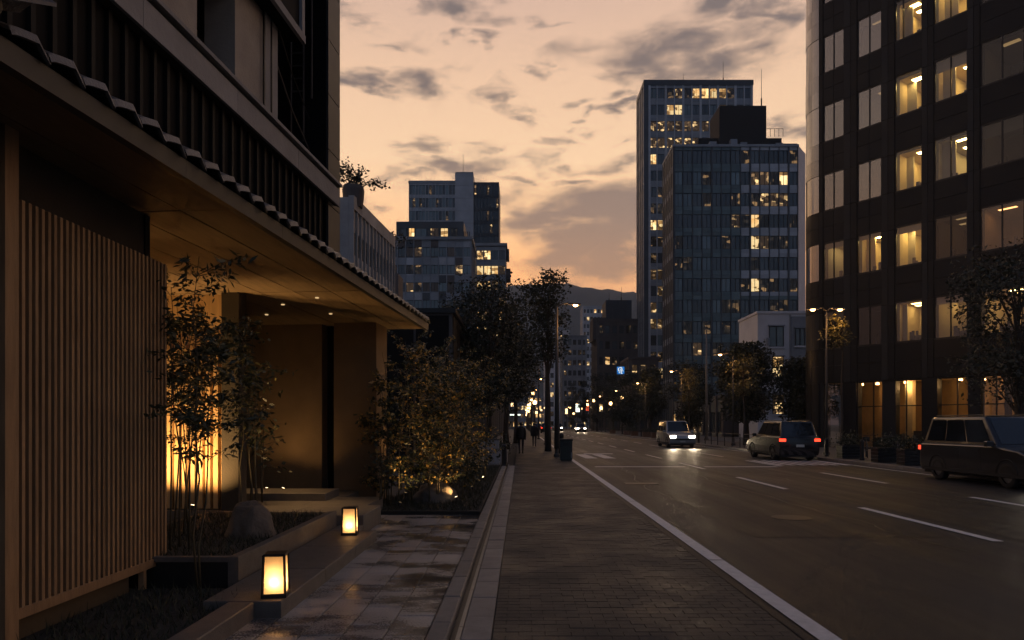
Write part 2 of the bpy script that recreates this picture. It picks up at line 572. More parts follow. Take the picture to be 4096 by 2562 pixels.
asphalt_mat('asphalt', (0.0080, 0.0084, 0.0090), (0.027, 0.0278, 0.029))
asphalt_mat('asphalt_patch', (0.0045, 0.0047, 0.005), (0.0135, 0.014, 0.0148))
mat('tar', (0.008, 0.008, 0.008), 0.35, var=0.2)
mat('road_paint', (0.66, 0.64, 0.61), 0.6, var=0.28, scale=9, bump=0.3, bscale=60)
mat('earth', (0.03, 0.027, 0.022), 0.9, var=0.4, scale=2, bump=0.6)
mat('brick_paver', (0.020, 0.0192, 0.0180), 0.62, var=0.5, scale=1.1, rand=0.07, bump=0.35, bscale=60, rvar=0.12)
mat('paver_joint', (0.0185, 0.018, 0.017), 0.9, var=0.3, scale=8)
def wet_stone(name, wet, dry_sheen):
    """pale stone tile drying in patches: dark and mirror-like where wet, speckled, matt and paler with sky sheen painted in where dry"""
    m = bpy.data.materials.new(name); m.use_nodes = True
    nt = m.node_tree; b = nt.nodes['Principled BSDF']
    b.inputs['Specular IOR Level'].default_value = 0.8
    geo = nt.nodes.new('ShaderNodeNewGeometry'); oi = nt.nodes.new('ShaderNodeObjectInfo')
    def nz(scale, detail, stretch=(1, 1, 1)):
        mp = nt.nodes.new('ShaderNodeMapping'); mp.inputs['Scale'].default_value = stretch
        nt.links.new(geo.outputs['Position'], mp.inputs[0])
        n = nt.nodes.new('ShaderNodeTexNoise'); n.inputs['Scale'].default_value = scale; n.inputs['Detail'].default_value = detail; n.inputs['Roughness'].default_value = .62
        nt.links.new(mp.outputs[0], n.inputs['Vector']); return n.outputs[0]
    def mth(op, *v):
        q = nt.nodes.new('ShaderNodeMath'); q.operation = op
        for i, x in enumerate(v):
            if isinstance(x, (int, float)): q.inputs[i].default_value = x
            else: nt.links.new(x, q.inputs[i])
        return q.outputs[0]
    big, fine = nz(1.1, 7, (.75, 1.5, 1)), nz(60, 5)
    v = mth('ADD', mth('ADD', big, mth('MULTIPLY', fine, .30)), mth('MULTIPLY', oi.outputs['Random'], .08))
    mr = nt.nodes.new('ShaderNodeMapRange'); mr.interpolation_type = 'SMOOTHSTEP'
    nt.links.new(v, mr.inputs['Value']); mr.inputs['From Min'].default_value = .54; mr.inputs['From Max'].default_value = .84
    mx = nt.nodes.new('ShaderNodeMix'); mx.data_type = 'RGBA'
    mx.inputs[6].default_value = (*wet, 1); mx.inputs[7].default_value = (*dry_sheen, 1)
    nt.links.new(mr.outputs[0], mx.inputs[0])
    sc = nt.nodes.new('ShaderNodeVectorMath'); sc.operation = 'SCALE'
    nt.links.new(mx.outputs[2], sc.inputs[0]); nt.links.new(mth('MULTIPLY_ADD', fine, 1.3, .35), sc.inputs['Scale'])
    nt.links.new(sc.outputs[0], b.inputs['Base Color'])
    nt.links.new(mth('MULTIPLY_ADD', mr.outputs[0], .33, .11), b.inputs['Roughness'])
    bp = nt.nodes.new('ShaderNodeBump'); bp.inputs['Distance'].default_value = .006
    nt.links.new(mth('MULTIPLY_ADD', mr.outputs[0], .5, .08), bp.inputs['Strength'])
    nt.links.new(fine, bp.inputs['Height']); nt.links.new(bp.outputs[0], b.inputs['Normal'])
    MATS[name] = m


wet_stone('wet_tile', (0.06, 0.056, 0.052), (0.40, 0.37, 0.34))  # pale tone is drying stone plus grey sky sheen painted into the colour
mat('tile_joint', (0.008, 0.008, 0.008), 0.5, var=0.2)
mat('kerb_stone', (0.19, 0.175, 0.155), 0.6, var=0.3, scale=7, rand=0.15, bump=0.4, bscale=80)
mat('pale_slab', (0.235, 0.215, 0.19), 0.6, var=0.3, scale=6, rand=0.13, bump=0.35, bscale=70)
mat('drain_dark', (0.012, 0.012, 0.012), 0.5, var=0.2)
mat('drain_steel', (0.20, 0.21, 0.22), 0.35, metal=0.6, var=0.25, scale=9)
mat('granite', (0.13, 0.115, 0.098), 0.55, var=0.35, scale=9, rand=0.1, bump=0.35, bscale=90)
mat('plaza', (0.085, 0.078, 0.07), 0.6, var=0.3, scale=1.5, rand=0.12, bump=0.3, bscale=40)
mat('slat_wood', (0.31, 0.19, 0.095), 0.55, var=0.45, scale=7, rand=0.2, bump=0.2, stretch=(3, 3, 0.35))
mat('dark_plaster', (0.045, 0.036, 0.026), 0.85, var=0.25, scale=3, bump=0.3, bscale=40)
mat('plinth', (0.085, 0.062, 0.035), 0.85, var=0.2, scale=3, bump=0.2)
mat('soffit_wood', (0.21, 0.145, 0.082), 0.55, var=0.4, scale=4, rand=0.14, bump=0.15, stretch=(4, 0.5, 4))
mat('eave_metal', (0.05, 0.048, 0.046), 0.45, var=0.3, scale=5, metal=0.2)
mat('roof_tile', (0.125, 0.115, 0.105), 0.42, var=0.35, scale=9, rand=0.16, bump=0.3, bscale=60)
mat('dark_board', (0.0065, 0.006, 0.0055), 0.7, spec=0.15, var=0.35, scale=6, rand=0.2, stretch=(3, 3, 0.3))
mat('dark_batten', (0.010, 0.0095, 0.009), 0.6, spec=0.2, var=0.3, scale=6, rand=0.2, stretch=(3, 3, 0.3))
mat('concrete_warm', (0.36, 0.315, 0.26), 0.75, var=0.3, scale=2.2, bump=0.3, bscale=30)
mat('concrete_pale', (0.36, 0.36, 0.355), 0.75, var=0.35, scale=0.9, rand=0.1, bump=0.3, bscale=20)
mat('concrete_grey', (0.28, 0.27, 0.26), 0.75, var=0.35, scale=1.4, rand=0.1, bump=0.3, bscale=20)
mat('lit_plaster', (0.22, 0.145, 0.078), 0.8, var=0.3, scale=1.6, bump=0.35, bscale=45)
mat('screen_wood', (0.50, 0.32, 0.15), 0.6, var=0.35, scale=5, rand=0.14, stretch=(3, 3, 0.3))
mat('planter_dark', (0.016, 0.015, 0.014), 0.5, var=0.3, scale=5)
mat('rock', (0.14, 0.115, 0.09), 0.85, var=0.5, scale=5, bump=1.0, bscale=14)
mat('bark', (0.05, 0.04, 0.03), 0.85, var=0.4, scale=7, bump=0.6, stretch=(2, 2, 0.4))
mat('bamboo_stem', (0.075, 0.062, 0.033), 0.6, var=0.4, scale=12, stretch=(1, 1, 0.6))
mat('leaf_dark', (0.034, 0.042, 0.018), 0.5, var=0.4, scale=1.7)
mat('leaf_mid', (0.12, 0.105, 0.035), 0.45, var=0.4, scale=1.7)
mat('leaf_autumn', (0.42, 0.27, 0.07), 0.45, var=0.4, scale=1.7)
mat('leaf_far', (0.028, 0.034, 0.018), 0.6, var=0.4, scale=0.7)
mat('grass_dark', (0.035, 0.038, 0.02), 0.7, var=0.4, scale=3)
mat('black_metal', (0.018, 0.017, 0.016), 0.4, metal=0.3, var=0.2)
mat('pole_metal', (0.075, 0.068, 0.06), 0.5, metal=0.3, var=0.25, scale=3)
mat('bin_green', (0.018, 0.024, 0.02), 0.45, var=0.25)
mat('frame_dark', (0.016, 0.016, 0.017), 0.35, metal=0.2, var=0.2)
mat('rubber', (0.012, 0.012, 0.012), 0.8, var=0.1)
mat('steel', (0.35, 0.35, 0.36), 0.3, metal=0.9, var=0.15)
pane_mat('clear_pane', (1, 1, 1), 0.06)
pane_mat('dark_pane', (0.75, 0.8, 0.82), 0.22, through=0.6)
WARM = (1.0, 0.60, 0.25)
AMBER = (1.0, 0.50, 0.16)
emit('lamp_amber', (1.0, 0.50, 0.17), 22.0)
emit('lamp_white', (1.0, 0.86, 0.66), 16.0)
emit('downlight_glow', (1.0, 0.68, 0.32), 0.8)
emit('lens_dim', (1.0, 0.66, 0.3), 0.5)
emit('spot_glow', (1.0, 0.72, 0.36), 14.0)

# ------------------------------------------------------------------ ground, road, pavements
g = MB(); g.quad((-900, -60, -0.06), (900, -60, -0.06), (900, 1700, -0.06), (-900, 1700, -0.06))
tag(g.build('ground', 'earth'), kind='structure')
road = MB().quad((2.1, -20, 0), (13.2, -20, 0), (13.2, 420, 0), (2.1, 420, 0)).build('road', 'asphalt')
tag(road, kind='structure')
def sheet(name, x0, x1, y0, y1, z, m, parent=road):
    return MB().quad((x0, y0, z), (x1, y0, z), (x1, y1, z), (x0, y1, z)).build(name, m, parent)

sheet('asphalt_patch', 3.3, 6.1, 9.6, 23.0, 0.004, 'asphalt_patch')
sheet('asphalt_patch', 6.8, 9.6, 7.0, 15.5, 0.004, 'asphalt_patch')
sheet('asphalt_patch', 2.7, 5.0, 26.5, 30.5, 0.004, 'asphalt_patch')
# edge line in worn lengths
y = -4.0
while y < 160:
    L = 6.0 if y < 60 else 20.0
    if not 30.2 < y + L / 2 < 33:
        sheet('edge_line', 2.2, 2.37, y, y + L - 0.03, 0.009, 'road_paint')
    y += L
k = 0
y = 9.25 - 7.4
while y < 170:
    sheet('lane_dash', 6.40, 6.55, y, y + 3.75, 0.009, 'road_paint')
    sheet('lane_dash', 9.72, 9.87, y + 1.6, y + 5.6, 0.009, 'road_paint')
    y += 7.4
y = -4
while y < 160:
    sheet('edge_line', 12.72, 12.84, y, y + 7.97, 0.009, 'road_paint'); y += 8
# stop line, turn-arrow strokes beyond it
sheet('stop_line', 2.75, 6.1, 25.1, 25.45, 0.012, 'road_paint')
sheet('stop_line', 6.8, 9.5, 25.1, 25.45, 0.012, 'road_paint')
for k in range(7):
    xs = 9.95 + k * .42
    sheet('crossing_stripe', xs, xs + .21, 26.2, 29.6, 0.012, 'road_paint')
for px, py in ((3.0, 31.4), (3.85, 31.4)):
    MB().quad((px, py, .012), (px + .55, py, .012), (px + .35, py + 4.2, .012), (px - .15, py + 4.2, .012)).build('painted_arrow', 'road_paint', road)
MB().quad((3.35, 35.9, .012), (4.9, 35.9, .012), (4.9, 36.6, .012), (3.35, 36.6, .012)).build('painted_arrow', 'road_paint', road)
MB().lathe([(0.33, 0.004), (0.33, 0.010), (0.29, 0.012), (0.0, 0.012)], 28).build('manhole_cover', 'black_metal', road, (4.6, 11.6, 0))
MB().box(-.42, .42, -.3, .3, 0.004, 0.011).build('manhole_cover', 'black_metal', road, (3.2, 18.2, 0))

for (x, ya, yb, sd) in ((5.6, 8.5, 23, 1), (8.9, 6.5, 19, 2), (3.4, 13, 29, 3), (11.2, 14, 27, 4), (7.6, 19, 40, 5)):
    rr = random.Random(sd); m = MB(); px = x; py = ya; w0 = .012
    while py < yb:
        nx_, ny_ = px + rr.uniform(-.10, .10), py + rr.uniform(.18, .5)
        w1 = rr.uniform(.004, .016)
        m.quad((px - w0, py, .0075), (px + w0, py, .0075), (nx_ + w1, ny_, .0075), (nx_ - w1, ny_, .0075)); px, py, w0 = nx_, ny_, w1
    m.build('crack_seal', 'tar', road)
# walkway of small dark bricks between the drain and the road
walk = MB().box(-0.22, 2.1, -12, 240, -0.05, -0.006).build('sidewalk', 'paver_joint')
tag(walk, kind='structure')
BX, BY = 0.2, 0.1
brick_me = MB().box(-BX / 2 + .0012, BX / 2 - .0012, -BY / 2 + .0012, BY / 2 - .0012, -0.04, 0.0, ch=0.002).mesh('brick', 'brick_paver')
rows = []
r = 0
y = 3.55
cnt = 0
far_b = MB()
while y < 27:
    x = -0.215 - (0.1 if r % 2 else 0.0)
    while x < 2.09:
        xa, xb = max(x, -0.215), min(x + BX, 2.095)
        cx, cy = (xa + xb) / 2, y + BY / 2
        dzr = random.uniform(-0.0018, 0.0012)
        if cnt < 298 and y > 4.55:
            full = xb - xa > BX - 1e-4
            me_ = brick_me if full else MB().box(-(xb - xa) / 2 + .002, (xb - xa) / 2 - .002, -BY / 2 + .002, BY / 2 - .002, -0.04, 0.0, ch=0.004).mesh('brick', 'brick_paver')
            link('brick', me_, walk, (cx, cy, dzr)); cnt += 1
        else:
            far_b.box(xa + .0012, xb - .0012, cy - BY / 2 + .0012, cy + BY / 2 - .0012, -0.04, dzr)
        x += BX
    r += 1
    y += BY
fb = far_b.build('brick_field', 'brick_paver', walk)
fb['kind'] = 'stuff'
# per-brick tone on the joined field is from noise; beyond it, the walkway is a plain paved sheet
MB().box(-0.22, 2.1, 27, 240, -0.02, 0.0).build('far_paving', 'brick_paver', walk)

# drain line: pale slabs, slot with steel edge, kerb stones
drain = MB().box(-0.70, -0.22, -6, 26, -0.12, -0.05).build('drain_gutter', 'drain_dark')
tag(drain, kind='structure')
y = 3.2
while y < 26:
    L = 0.62
    MB().box(-0.45, -0.223, y + .004, y + L - .004, -0.05, random.uniform(-0.002, 0.004), ch=0.006).build('slab', 'pale_slab', drain)
    y += L
y = 3.0
while y < 26:
    L = 0.8
    MB().box(-0.70, -0.545, y + .004, y + L - .004, -0.05, 0.035 + random.uniform(-0.003, 0.004), ch=0.012).build('kerb_stone', 'kerb_stone', drain)
    y += L
y = 3.0
while y < 26:
    MB().box(-0.488, -0.454, y, y + 1.19, -0.05, -0.004).build('drain_edge', 'drain_steel', drain)
    y += 1.2

# wet stone forecourt
court = MB().box(-3.0, -0.705, 1.5, 12.05, -0.06, -0.014).build('forecourt', 'tile_joint')
tag(court, kind='structure')
tile_meshes = {}
for c in range(7):
    x1 = -0.71 - c * 0.32
    x0 = x1 - 0.32
    y = 3.0 - (c % 2) * 0.27
    while y < 12.0:
        L = 0.54
        yc = y + L / 2
        keep = (x0 > -2.3 if yc < 5.5 else (x0 > -2.05 if yc < 9.4 else x0 > -2.75))
        x0c = x0
        if not keep and x1 > (-2.19 if yc < 5.5 else -1.97 if yc < 9.4 else -2.7):
            keep = True
        if keep:
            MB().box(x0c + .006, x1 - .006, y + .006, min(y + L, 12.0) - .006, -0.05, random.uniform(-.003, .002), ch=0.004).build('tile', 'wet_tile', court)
        y += L

# right-hand pavement behind a raised kerb
rp = MB().box(13.38, 60, -20, 300, -0.05, 0.12).build('pavement', 'plaza')
tag(rp, kind='structure')
y = 8.0
while y < 110:
    MB().box(13.2, 13.376, y + .005, y + 1.19, -0.05, 0.125 + random.uniform(-.004, .004), ch=0.012).build('kerb_stone', 'kerb_stone', rp)
    y += 1.2
# pavement joints within view
lp = MB().box(-30, -0.705, 26.0, 240, -0.05, 0.0).build('pavement', 'plaza')
tag(lp, kind='structure')
bed = MB().box(-3.4, -0.72, 12.1, 26, -0.05, 0.05).build('planting_bed', 'earth')
tag(bed, kind='structure')
bed2 = MB().box(-9, -2.36, 1.5, 6.35, -0.05, 0.07).build('planting_bed', 'earth')
tag(bed2, kind='structure')

# ------------------------------------------------------------------ raised stone platform of the entrance
plat = thing('entrance_platform', 'low grey stone platform with steps that carries the two lanterns', 'platform')
for (x0, x1, y0, y1) in [(-2.62, -1.97, 5.62, 6.9), (-2.62, -1.97, 6.9, 8.15), (-2.62, -1.97, 8.15, 9.35), (-2.62, -2.27, 9.35, 9.85)]:
    MB().box(x0 + .003, x1 - .003, y0 + .003, y1 - .003, -0.03, 0.14 + random.uniform(-.002, .002), ch=0.008).build('stone_slab', 'granite', plat)
for (x0, x1, y0, y1) in [(-3.4, -2.27, 9.86, 11.1), (-4.6, -3.4, 9.86, 11.1), (-3.55, -2.5, 11.1, 12.4), (-4.8, -3.55, 11.1, 12.4), (-5.8, -4.6, 10.4, 11.1), (-6.0, -4.8, 11.1, 12.4), (-4.4, -3.2, 12.4, 13.6), (-5.9, -4.4, 12.4, 13.6)]:
    MB().box(x0 + .003, x1 - .003, y0 + .003, y1 - .003, -0.03, 0.28 + random.uniform(-.002, .002), ch=0.008).build('stone_slab', 'granite', plat)
MB().box(-5.2, -3.35, 11.7, 12.6, 0.282, 0.41, ch=0.008).build('top_step', 'granite', plat)
kerbw = thing('granite_edging', 'granite edging strip between the dark flower bed and wet tiles', 'edging')
y = 1.8
while y < 5.6:
    MB().box(-2.40, -2.19, y + .003, min(y + 1.3, 5.6) - .003, -0.03, 0.14, ch=0.008).build('edging_stone', 'granite', kerbw)
    y += 1.3

# ------------------------------------------------------------------ slatted timber screen at the left
scr = thing('slatted_screen', 'tall brown timber screen of thin upright slats beside the flower bed', 'screen', (-3.5, 0, 0))
slat_me = MB().box(-0.0225, 0.0225, -0.015, 0.015, 0, 2.82, ch=0.003).mesh('slat', 'slat_wood')
y = 4.735
for i in range(30):
    link('slat', slat_me, scr, (0.03, y, 0.33)); y += 0.0655
MB().box(-0.05, 0.06, 4.555, 4.68, 0.1, 3.62, ch=0.004).build('post', 'slat_wood', scr)
MB().box(-0.02, 0.055, 4.681, 6.66, 0.255, 0.33, ch=0.003).build('bottom_rail', 'slat_wood', scr)
MB().box(-0.03, 0.004, 4.681, 6.66, 2.74, 2.79).build('back_rail', 'slat_wood', scr)
MB().box(-0.02, 0.03, 6.28, 6.33, 0.05, 0.254).build('foot_post', 'slat_wood', scr)
wl_ = thing('plaster_wall', 'dark plaster wall behind the slatted timber screen', 'wall')
MB().box(-8, -3.60, 2.6, 6.52, 0.34, 3.64).build('wall_face', 'dark_plaster', wl_)
MB().box(-8, -3.56, 2.6, 6.2, -0.03, 0.338).build('plinth', 'plinth', wl_)
MB().box(-3.66, -3.585, 6.521, 6.60, 0.34, 3.63).build('corner_post', 'dark_board', wl_)

# ------------------------------------------------------------------ the pavilion: canopy with tiled eave, dark boarded upper floor, balconies
TH = -math.atan(0.082)
pav = thing('entrance_pavilion', 'dark boarded building with tiled eave and deep timber canopy over the entrance', 'building', (-2.82, 3.97, 0), TH)
# soffit boards
xb = -0.02
for i in range(9):
    w = 0.55
    for (a, b) in ((-1.6, 2.4), (2.4, 6.3), (6.3, 10.44)):
        MB().box(xb - w + .008, xb - .008, a + .008, b - .008, 3.60 + random.uniform(-.003, .003), 3.64).build('soffit_board', 'soffit_wood', pav)
    xb -= w
MB().box(-5.2, -0.06, -1.6, 10.40, 3.641, 3.73).build('canopy_slab', 'dark_plaster', pav)
y = -0.3
while y < 10.4:
    MB().box(-0.055, 0.02, y + .002, min(y + 1.8, 10.46) - .002, 3.57, 3.715, ch=0.006).build('fascia_board', 'eave_metal', pav)
    y += 1.8
# the eave turns the corner at its near end
MB().prism([(0.018, -0.302), (-0.055, -0.26), (-1.9, -0.75), (-1.9, -0.85), (-0.15, -0.42)], 3.57, 3.715).build('corner_fascia', 'eave_metal', pav)
# roof tiles: S-profile, each lying on a short slope that climbs to the wall
def tile_mesh(w, L, rise):
    m = MB()
    n = 10
    prof = []
    for i in range(n + 1):
        t = i / n
        zz = 0.06 * (t / 0.72) ** 0.7 if t < 0.72 else 0.06 * (1 - (t - 0.72) / 0.28) ** 1.6 - 0.02 * (t - 0.72) / 0.28
        prof.append((t * w, zz))
    vs = []
    for (s_, x) in ((0, 0.0), (1, -L)):
        for (py, pz) in prof:
            vs.append((x, py, pz + (rise if s_ else 0)))
        for (py, pz) in prof:
            vs.append((x, py, pz - 0.022 + (rise if s_ else 0)))
    N = n + 1
    fs = []
    for i in range(n):
        fs.append((i, i + 1, 2 * N + i + 1, 2 * N + i))
        fs.append((N + i + 1, N + i, 3 * N + i, 3 * N + i + 1))
        fs.append((i + 1, i, N + i, N + i + 1))
    fs += [(0, 2 * N, 3 * N, N), (n, N + n, 3 * N + n, 2 * N + n)]
    m.add(vs, fs)
    # turned-down front lip of the tile
    lip = [(0.004, q[0], q[1] + 0.001) for q in prof] + [(0.022, q[0], q[1] - 0.05) for q in prof] + [(0.0, q[0], q[1] - 0.053) for q in prof]
    m.add(lip, [(q + 1, q, N + q, N + q + 1) for q in range(n)] + [(N + q + 1, N + q, 2 * N + q, 2 * N + q + 1) for q in range(n)])
    return m.mesh('roof_tile', 'roof_tile', False)
tm = tile_mesh(0.285, 0.46, 0.19)
y = -0.25
while y < 10.3:
    o = link('roof_tile', tm, pav, (0.05, y, 3.768 + random.uniform(-.004, .004)))
    o.rotation_euler = (0, random.uniform(-.02, .02), random.uniform(-.02, .02))
    y += 0.28
hip = MB()
hip.tube([(0.07, -0.42, 3.80), (-0.12, -0.34, 3.86), (-0.40, -0.22, 3.98)], [0.085, 0.1, 0.1], 10)
hip.build('hip_tile', 'roof_tile', pav, smooth=True)
for i in range(6):
    o = link('roof_tile', tm, pav, (-0.16 - 0.262 * i, -0.50 - 0.065 * i, 3.79)); o.rotation_euler = (0, 0, -radians(104))
MB().prism([(-0.02, -0.2), (-0.46, -0.2), (-0.46, 10.40), (-0.02, 10.40)], 3.731, 3.742).build('roof_underlay', 'black_metal', pav)
MB().add([(-0.02, -.2, 3.742), (-0.46, -.2, 3.742), (-0.46, -.2, 3.91), (-0.02, 10.4, 3.742), (-0.46, 10.4, 3.742), (-0.46, 10.4, 3.91)],
         [(0, 2, 1), (3, 4, 5), (0, 3, 5, 2), (1, 2, 5, 4), (0, 1, 4, 3)]).build('roof_slope', 'black_metal', pav)
MB().box(-5.2, -0.461, 6.2, 10.40, 3.731, 3.93).build('flat_roof', 'black_metal', pav)
# upper floor: backing wall with battens
MB().box(-5.2, -0.43, -1.6, 5.62, 3.731, 5.0).build('boarded_wall', 'dark_board', pav)
bat = MB().box(-0.429, -0.395, -0.02, 0.02, 3.90, 4.755).mesh('batten', 'dark_batten')
y = -1.4
while y < 5.6:
    link('batten', bat, pav, (0, y, 0)); y += 0.185
# balcony slab with its fascia and ledge
MB().box(-1.45, -0.335, -1.6, 5.93, 4.765, 5.04).build('balcony_slab', 'dark_plaster', pav)
y = -1.6
while y < 5.9:
    L = min(1.52, 5.955 - y)
    MB().box(-0.334, -0.300, y + .003, y + L - .003, 4.755, 5.00, ch=0.004).build('balcony_fascia', 'concrete_grey', pav)
    y += 1.52
MB().box(-0.62, -0.265, -1.6, 5.975, 5.041, 5.085, ch=0.006).build('ledge', 'concrete_grey', pav)
# concrete wall above with openings
for (a, b, m_) in ((-1.6, 0.9, 'concrete_warm'), (2.02, 2.73, 'concrete_warm'), (3.48, 4.15, 'concrete_warm'), (4.15, 4.49, 'concrete_grey')):
    MB().box(-0.95 if m_ == 'concrete_warm' else -1.0, -0.60 if m_ == 'concrete_warm' else -0.57, a, b - .003, 5.086, 6.30 if b < 4.1 else 7.4).build('wall_panel', m_, pav)
MB().box(-0.95, -0.601, -1.6, 3.479, 6.301, 6.52).build('lintel', 'concrete_warm', pav)
MB().box(-1.9, -1.6, -1.6, 5.64, 5.041, 12).build('back_wall', 'dark_plaster', pav)
for yy in (4.1, 4.30):
    MB().box(-0.572, -0.556, yy - .01, yy + .01, 5.09, 7.0).build('joint_strip', 'black_metal', pav)
yb = 4.52
for i in range(7):
    MB().box(-1.598, -1.55, yb, yb + 0.135, 5.05, 6.15).build('timber_board', 'screen_wood', pav); yb += 0.15
# upper balcony
MB().box(-1.59, -0.40, -1.6, 4.80, 6.521, 7.6).build('upper_balcony', 'dark_board', pav)
MB().box(-0.399, -0.35, -1.6, 4.83, 6.50, 6.60).build('upper_balcony_edge', 'concrete_grey', pav)
MB().box(-0.399, -0.36, 4.74, 4.825, 6.601, 9.0).build('upper_balcony_post', 'concrete_grey', pav)
MB().box(-1.59, -0.41, -1.6, 4.78, 7.601, 12).build('upper_storey', 'dark_board', pav)
# stair tower at the end
tw = MB().box(-1.595, -0.40, 5.68, 6.16, 3.931, 12.5).build('stair_tower', 'dark_board', pav)
for i in range(11):
    z = 3.94 + i * 0.78
    MB().box(-0.399, -0.368, 5.685, 6.155, z, z + 0.765).build('tower_panel', 'eave_metal', tw)
for (xx, zz0, zz1) in ((-0.9, 5.1, 8.6), (-0.72, 5.6, 9.0), (-0.60, 6.2, 12)):
    MB().tube([(xx, 5.655, zz0), (xx, 5.655, zz1)], 0.014, 6).build('pipe', 'pole_metal', tw)
for k in range(9):
    z = 6.3 + 0.18 * k
    MB().box(-0.9, -0.72, 5.645, 5.660, z, z + 0.02).build('ladder_rung', 'pole_metal', tw)
MB().tube([(-0.58, 4.5, 6.05), (-0.60, 5.0, 5.72), (-0.62, 5.62, 5.45)], 0.012, 6).build('handrail', 'pole_metal', pav)
MB().tube([(-0.58, 4.0, 7.0), (-0.57, 4.5, 6.55), (-0.60, 5.0, 6.2), (-0.62, 5.62, 5.9)], 0.008, 6).build('cable', 'black_metal', pav)
# walls under the canopy
MB().box(-4.6, -1.96, 9.6, 9.9, 0.25, 3.60).build('entrance_wall', 'lit_plaster', pav)
MB().box(-1.958, -1.66, 9.9, 10.1, 0.0, 3.60).build('recess_wall', 'dark_board', pav)
MB().box(-1.66, -0.80, 9.45, 10.2, 0.0, 3.60).build('pillar', 'lit_plaster', pav)
MB().box(-2.25, -1.98, 6.25, 6.50, 0.1, 3.60).build('column', 'dark_plaster', pav)
MB().box(-6.0, -4.62, 6.6, 9.9, 0.1, 3.60).build('inner_wall', 'dark_plaster', pav)
MB().box(-6.0, -2.26, 6.42, 6.5, 0.1, 3.60).build('screen_backing', 'screen_wood', pav)
xx = -4.3
while xx < -2.3:
    MB().box(xx, xx + 0.075, 6.33, 6.418, 0.3, 2.75, ch=0.004).build('screen_slat', 'screen_wood', pav); xx += 0.125
# ceiling downlights
for (xx, yy) in ((-1.3, 8.3), (-0.95, 6.75), (-1.75, 7.3), (-2.5, 8.3)):
    MB().lathe([(0.03, 3.583), (0.03, 3.594), (0.0, 3.594)], 12, xx, yy).build('downlight', 'downlight_glow', pav)
for (xx, yy, pw) in ((-1.3, 8.3, 30), (-2.5, 8.3, 130), (-0.95, 6.75, 170), (-1.75, 7.3, 150)):
    lamp('downlight_beam', 'SPOT', (xx, yy, 3.57), pw, (1.0, 0.58, 0.24), pav, (0, 0, -1), 0.03, 48, 1.0)

# ------------------------------------------------------------------ lanterns
mp_ = bpy.data.materials.new('lantern_paper'); mp_.use_nodes = True
nt = mp_.node_tree; nt.nodes.clear()
tr = nt.nodes.new('ShaderNodeBsdfTranslucent'); tr.inputs[0].default_value = (1.0, 0.80, 0.52, 1)
df = nt.nodes.new('ShaderNodeBsdfDiffuse'); df.inputs[0].default_value = (0.8, 0.62, 0.4, 1)
tp = nt.nodes.new('ShaderNodeBsdfTransparent'); tp.inputs[0].default_value = (1.0, 0.72, 0.40, 1)
m1 = nt.nodes.new('ShaderNodeMixShader'); m1.inputs[0].default_value = 0.25
m2 = nt.nodes.new('ShaderNodeMixShader'); m2.inputs[0].default_value = 0.12
oo = nt.nodes.new('ShaderNodeOutputMaterial')
nt.links.new(tr.outputs[0], m1.inputs[1]); nt.links.new(df.outputs[0], m1.inputs[2])
nt.links.new(m1.outputs[0], m2.inputs[1]); nt.links.new(tp.outputs[0], m2.inputs[2]); nt.links.new(m2.outputs[0], oo.inputs[0])
MATS['lantern_paper'] = mp_


emit('bulb_glow', (1.0, 0.66, 0.32), 6.0, False)


def lantern(loc, label, rz, power):
    t = thing('floor_lantern', label, 'lantern', loc, rz, 'lit floor lanterns on the platform')
    b, tt, h = 0.091, 0.083, 0.365
    MB().box(-.102, .102, -.102, .102, 0.0, 0.035, ch=0.006).build('base', 'black_metal', t)
    MB().box(-.095, .095, -.095, .095, h - .018, h, ch=0.01).build('lid', 'black_metal', t)
    for sx in (-1, 1):
        for sy in (-1, 1):
            MB().tube([(sx * b, sy * b, 0.03), (sx * tt, sy * tt, h - .01)], 0.011, 4).build('corner_post', 'black_metal', t)
    for q in range(4):
        a = q * pi / 2
        c, s_ = cos(a), sin(a)
        def R(p):
            return (p[0] * c - p[1] * s_, p[0] * s_ + p[1] * c, p[2])
        MB().quad(R((-b + .004, -b + .003, .035)), R((b - .004, -b + .003, .035)), R((tt - .004, -tt + .003, h - .018)), R((-tt + .004, -tt + .003, h - .018))).build('paper_pane', 'lantern_paper', t)
    MB().lathe([(0.016, 0.035), (0.016, 0.07), (0.0, 0.07)], 10).build('lamp_holder', 'black_metal', t)
    MB().lathe([(0.0, .085), (.02, .095), (.03, .12), (.022, .15), (0.0, .16)], 10).build('bulb', 'bulb_glow', t, smooth=True)
    lamp('lantern_light', 'POINT', (0, -0.055, 0.125), power * .5, (1.0, 0.60, 0.27), t, size=0.02)
    lamp('lantern_light', 'POINT', (0.055, 0, 0.125), power * .25, (1.0, 0.60, 0.27), t, size=0.02)
    lamp('lantern_light', 'POINT', (0, 0.0, 0.19), power * .4, (1.0, 0.60, 0.27), t, size=0.03)
    return t


lantern((-2.08, 5.80, 0.142), 'glowing paper lantern on the corner of the stone step, nearer to the viewer', radians(9), 2.3)
lantern((-2.25, 9.0, 0.142), 'glowing paper lantern farther back, beside the pale stone landing', radians(5), 2.3)


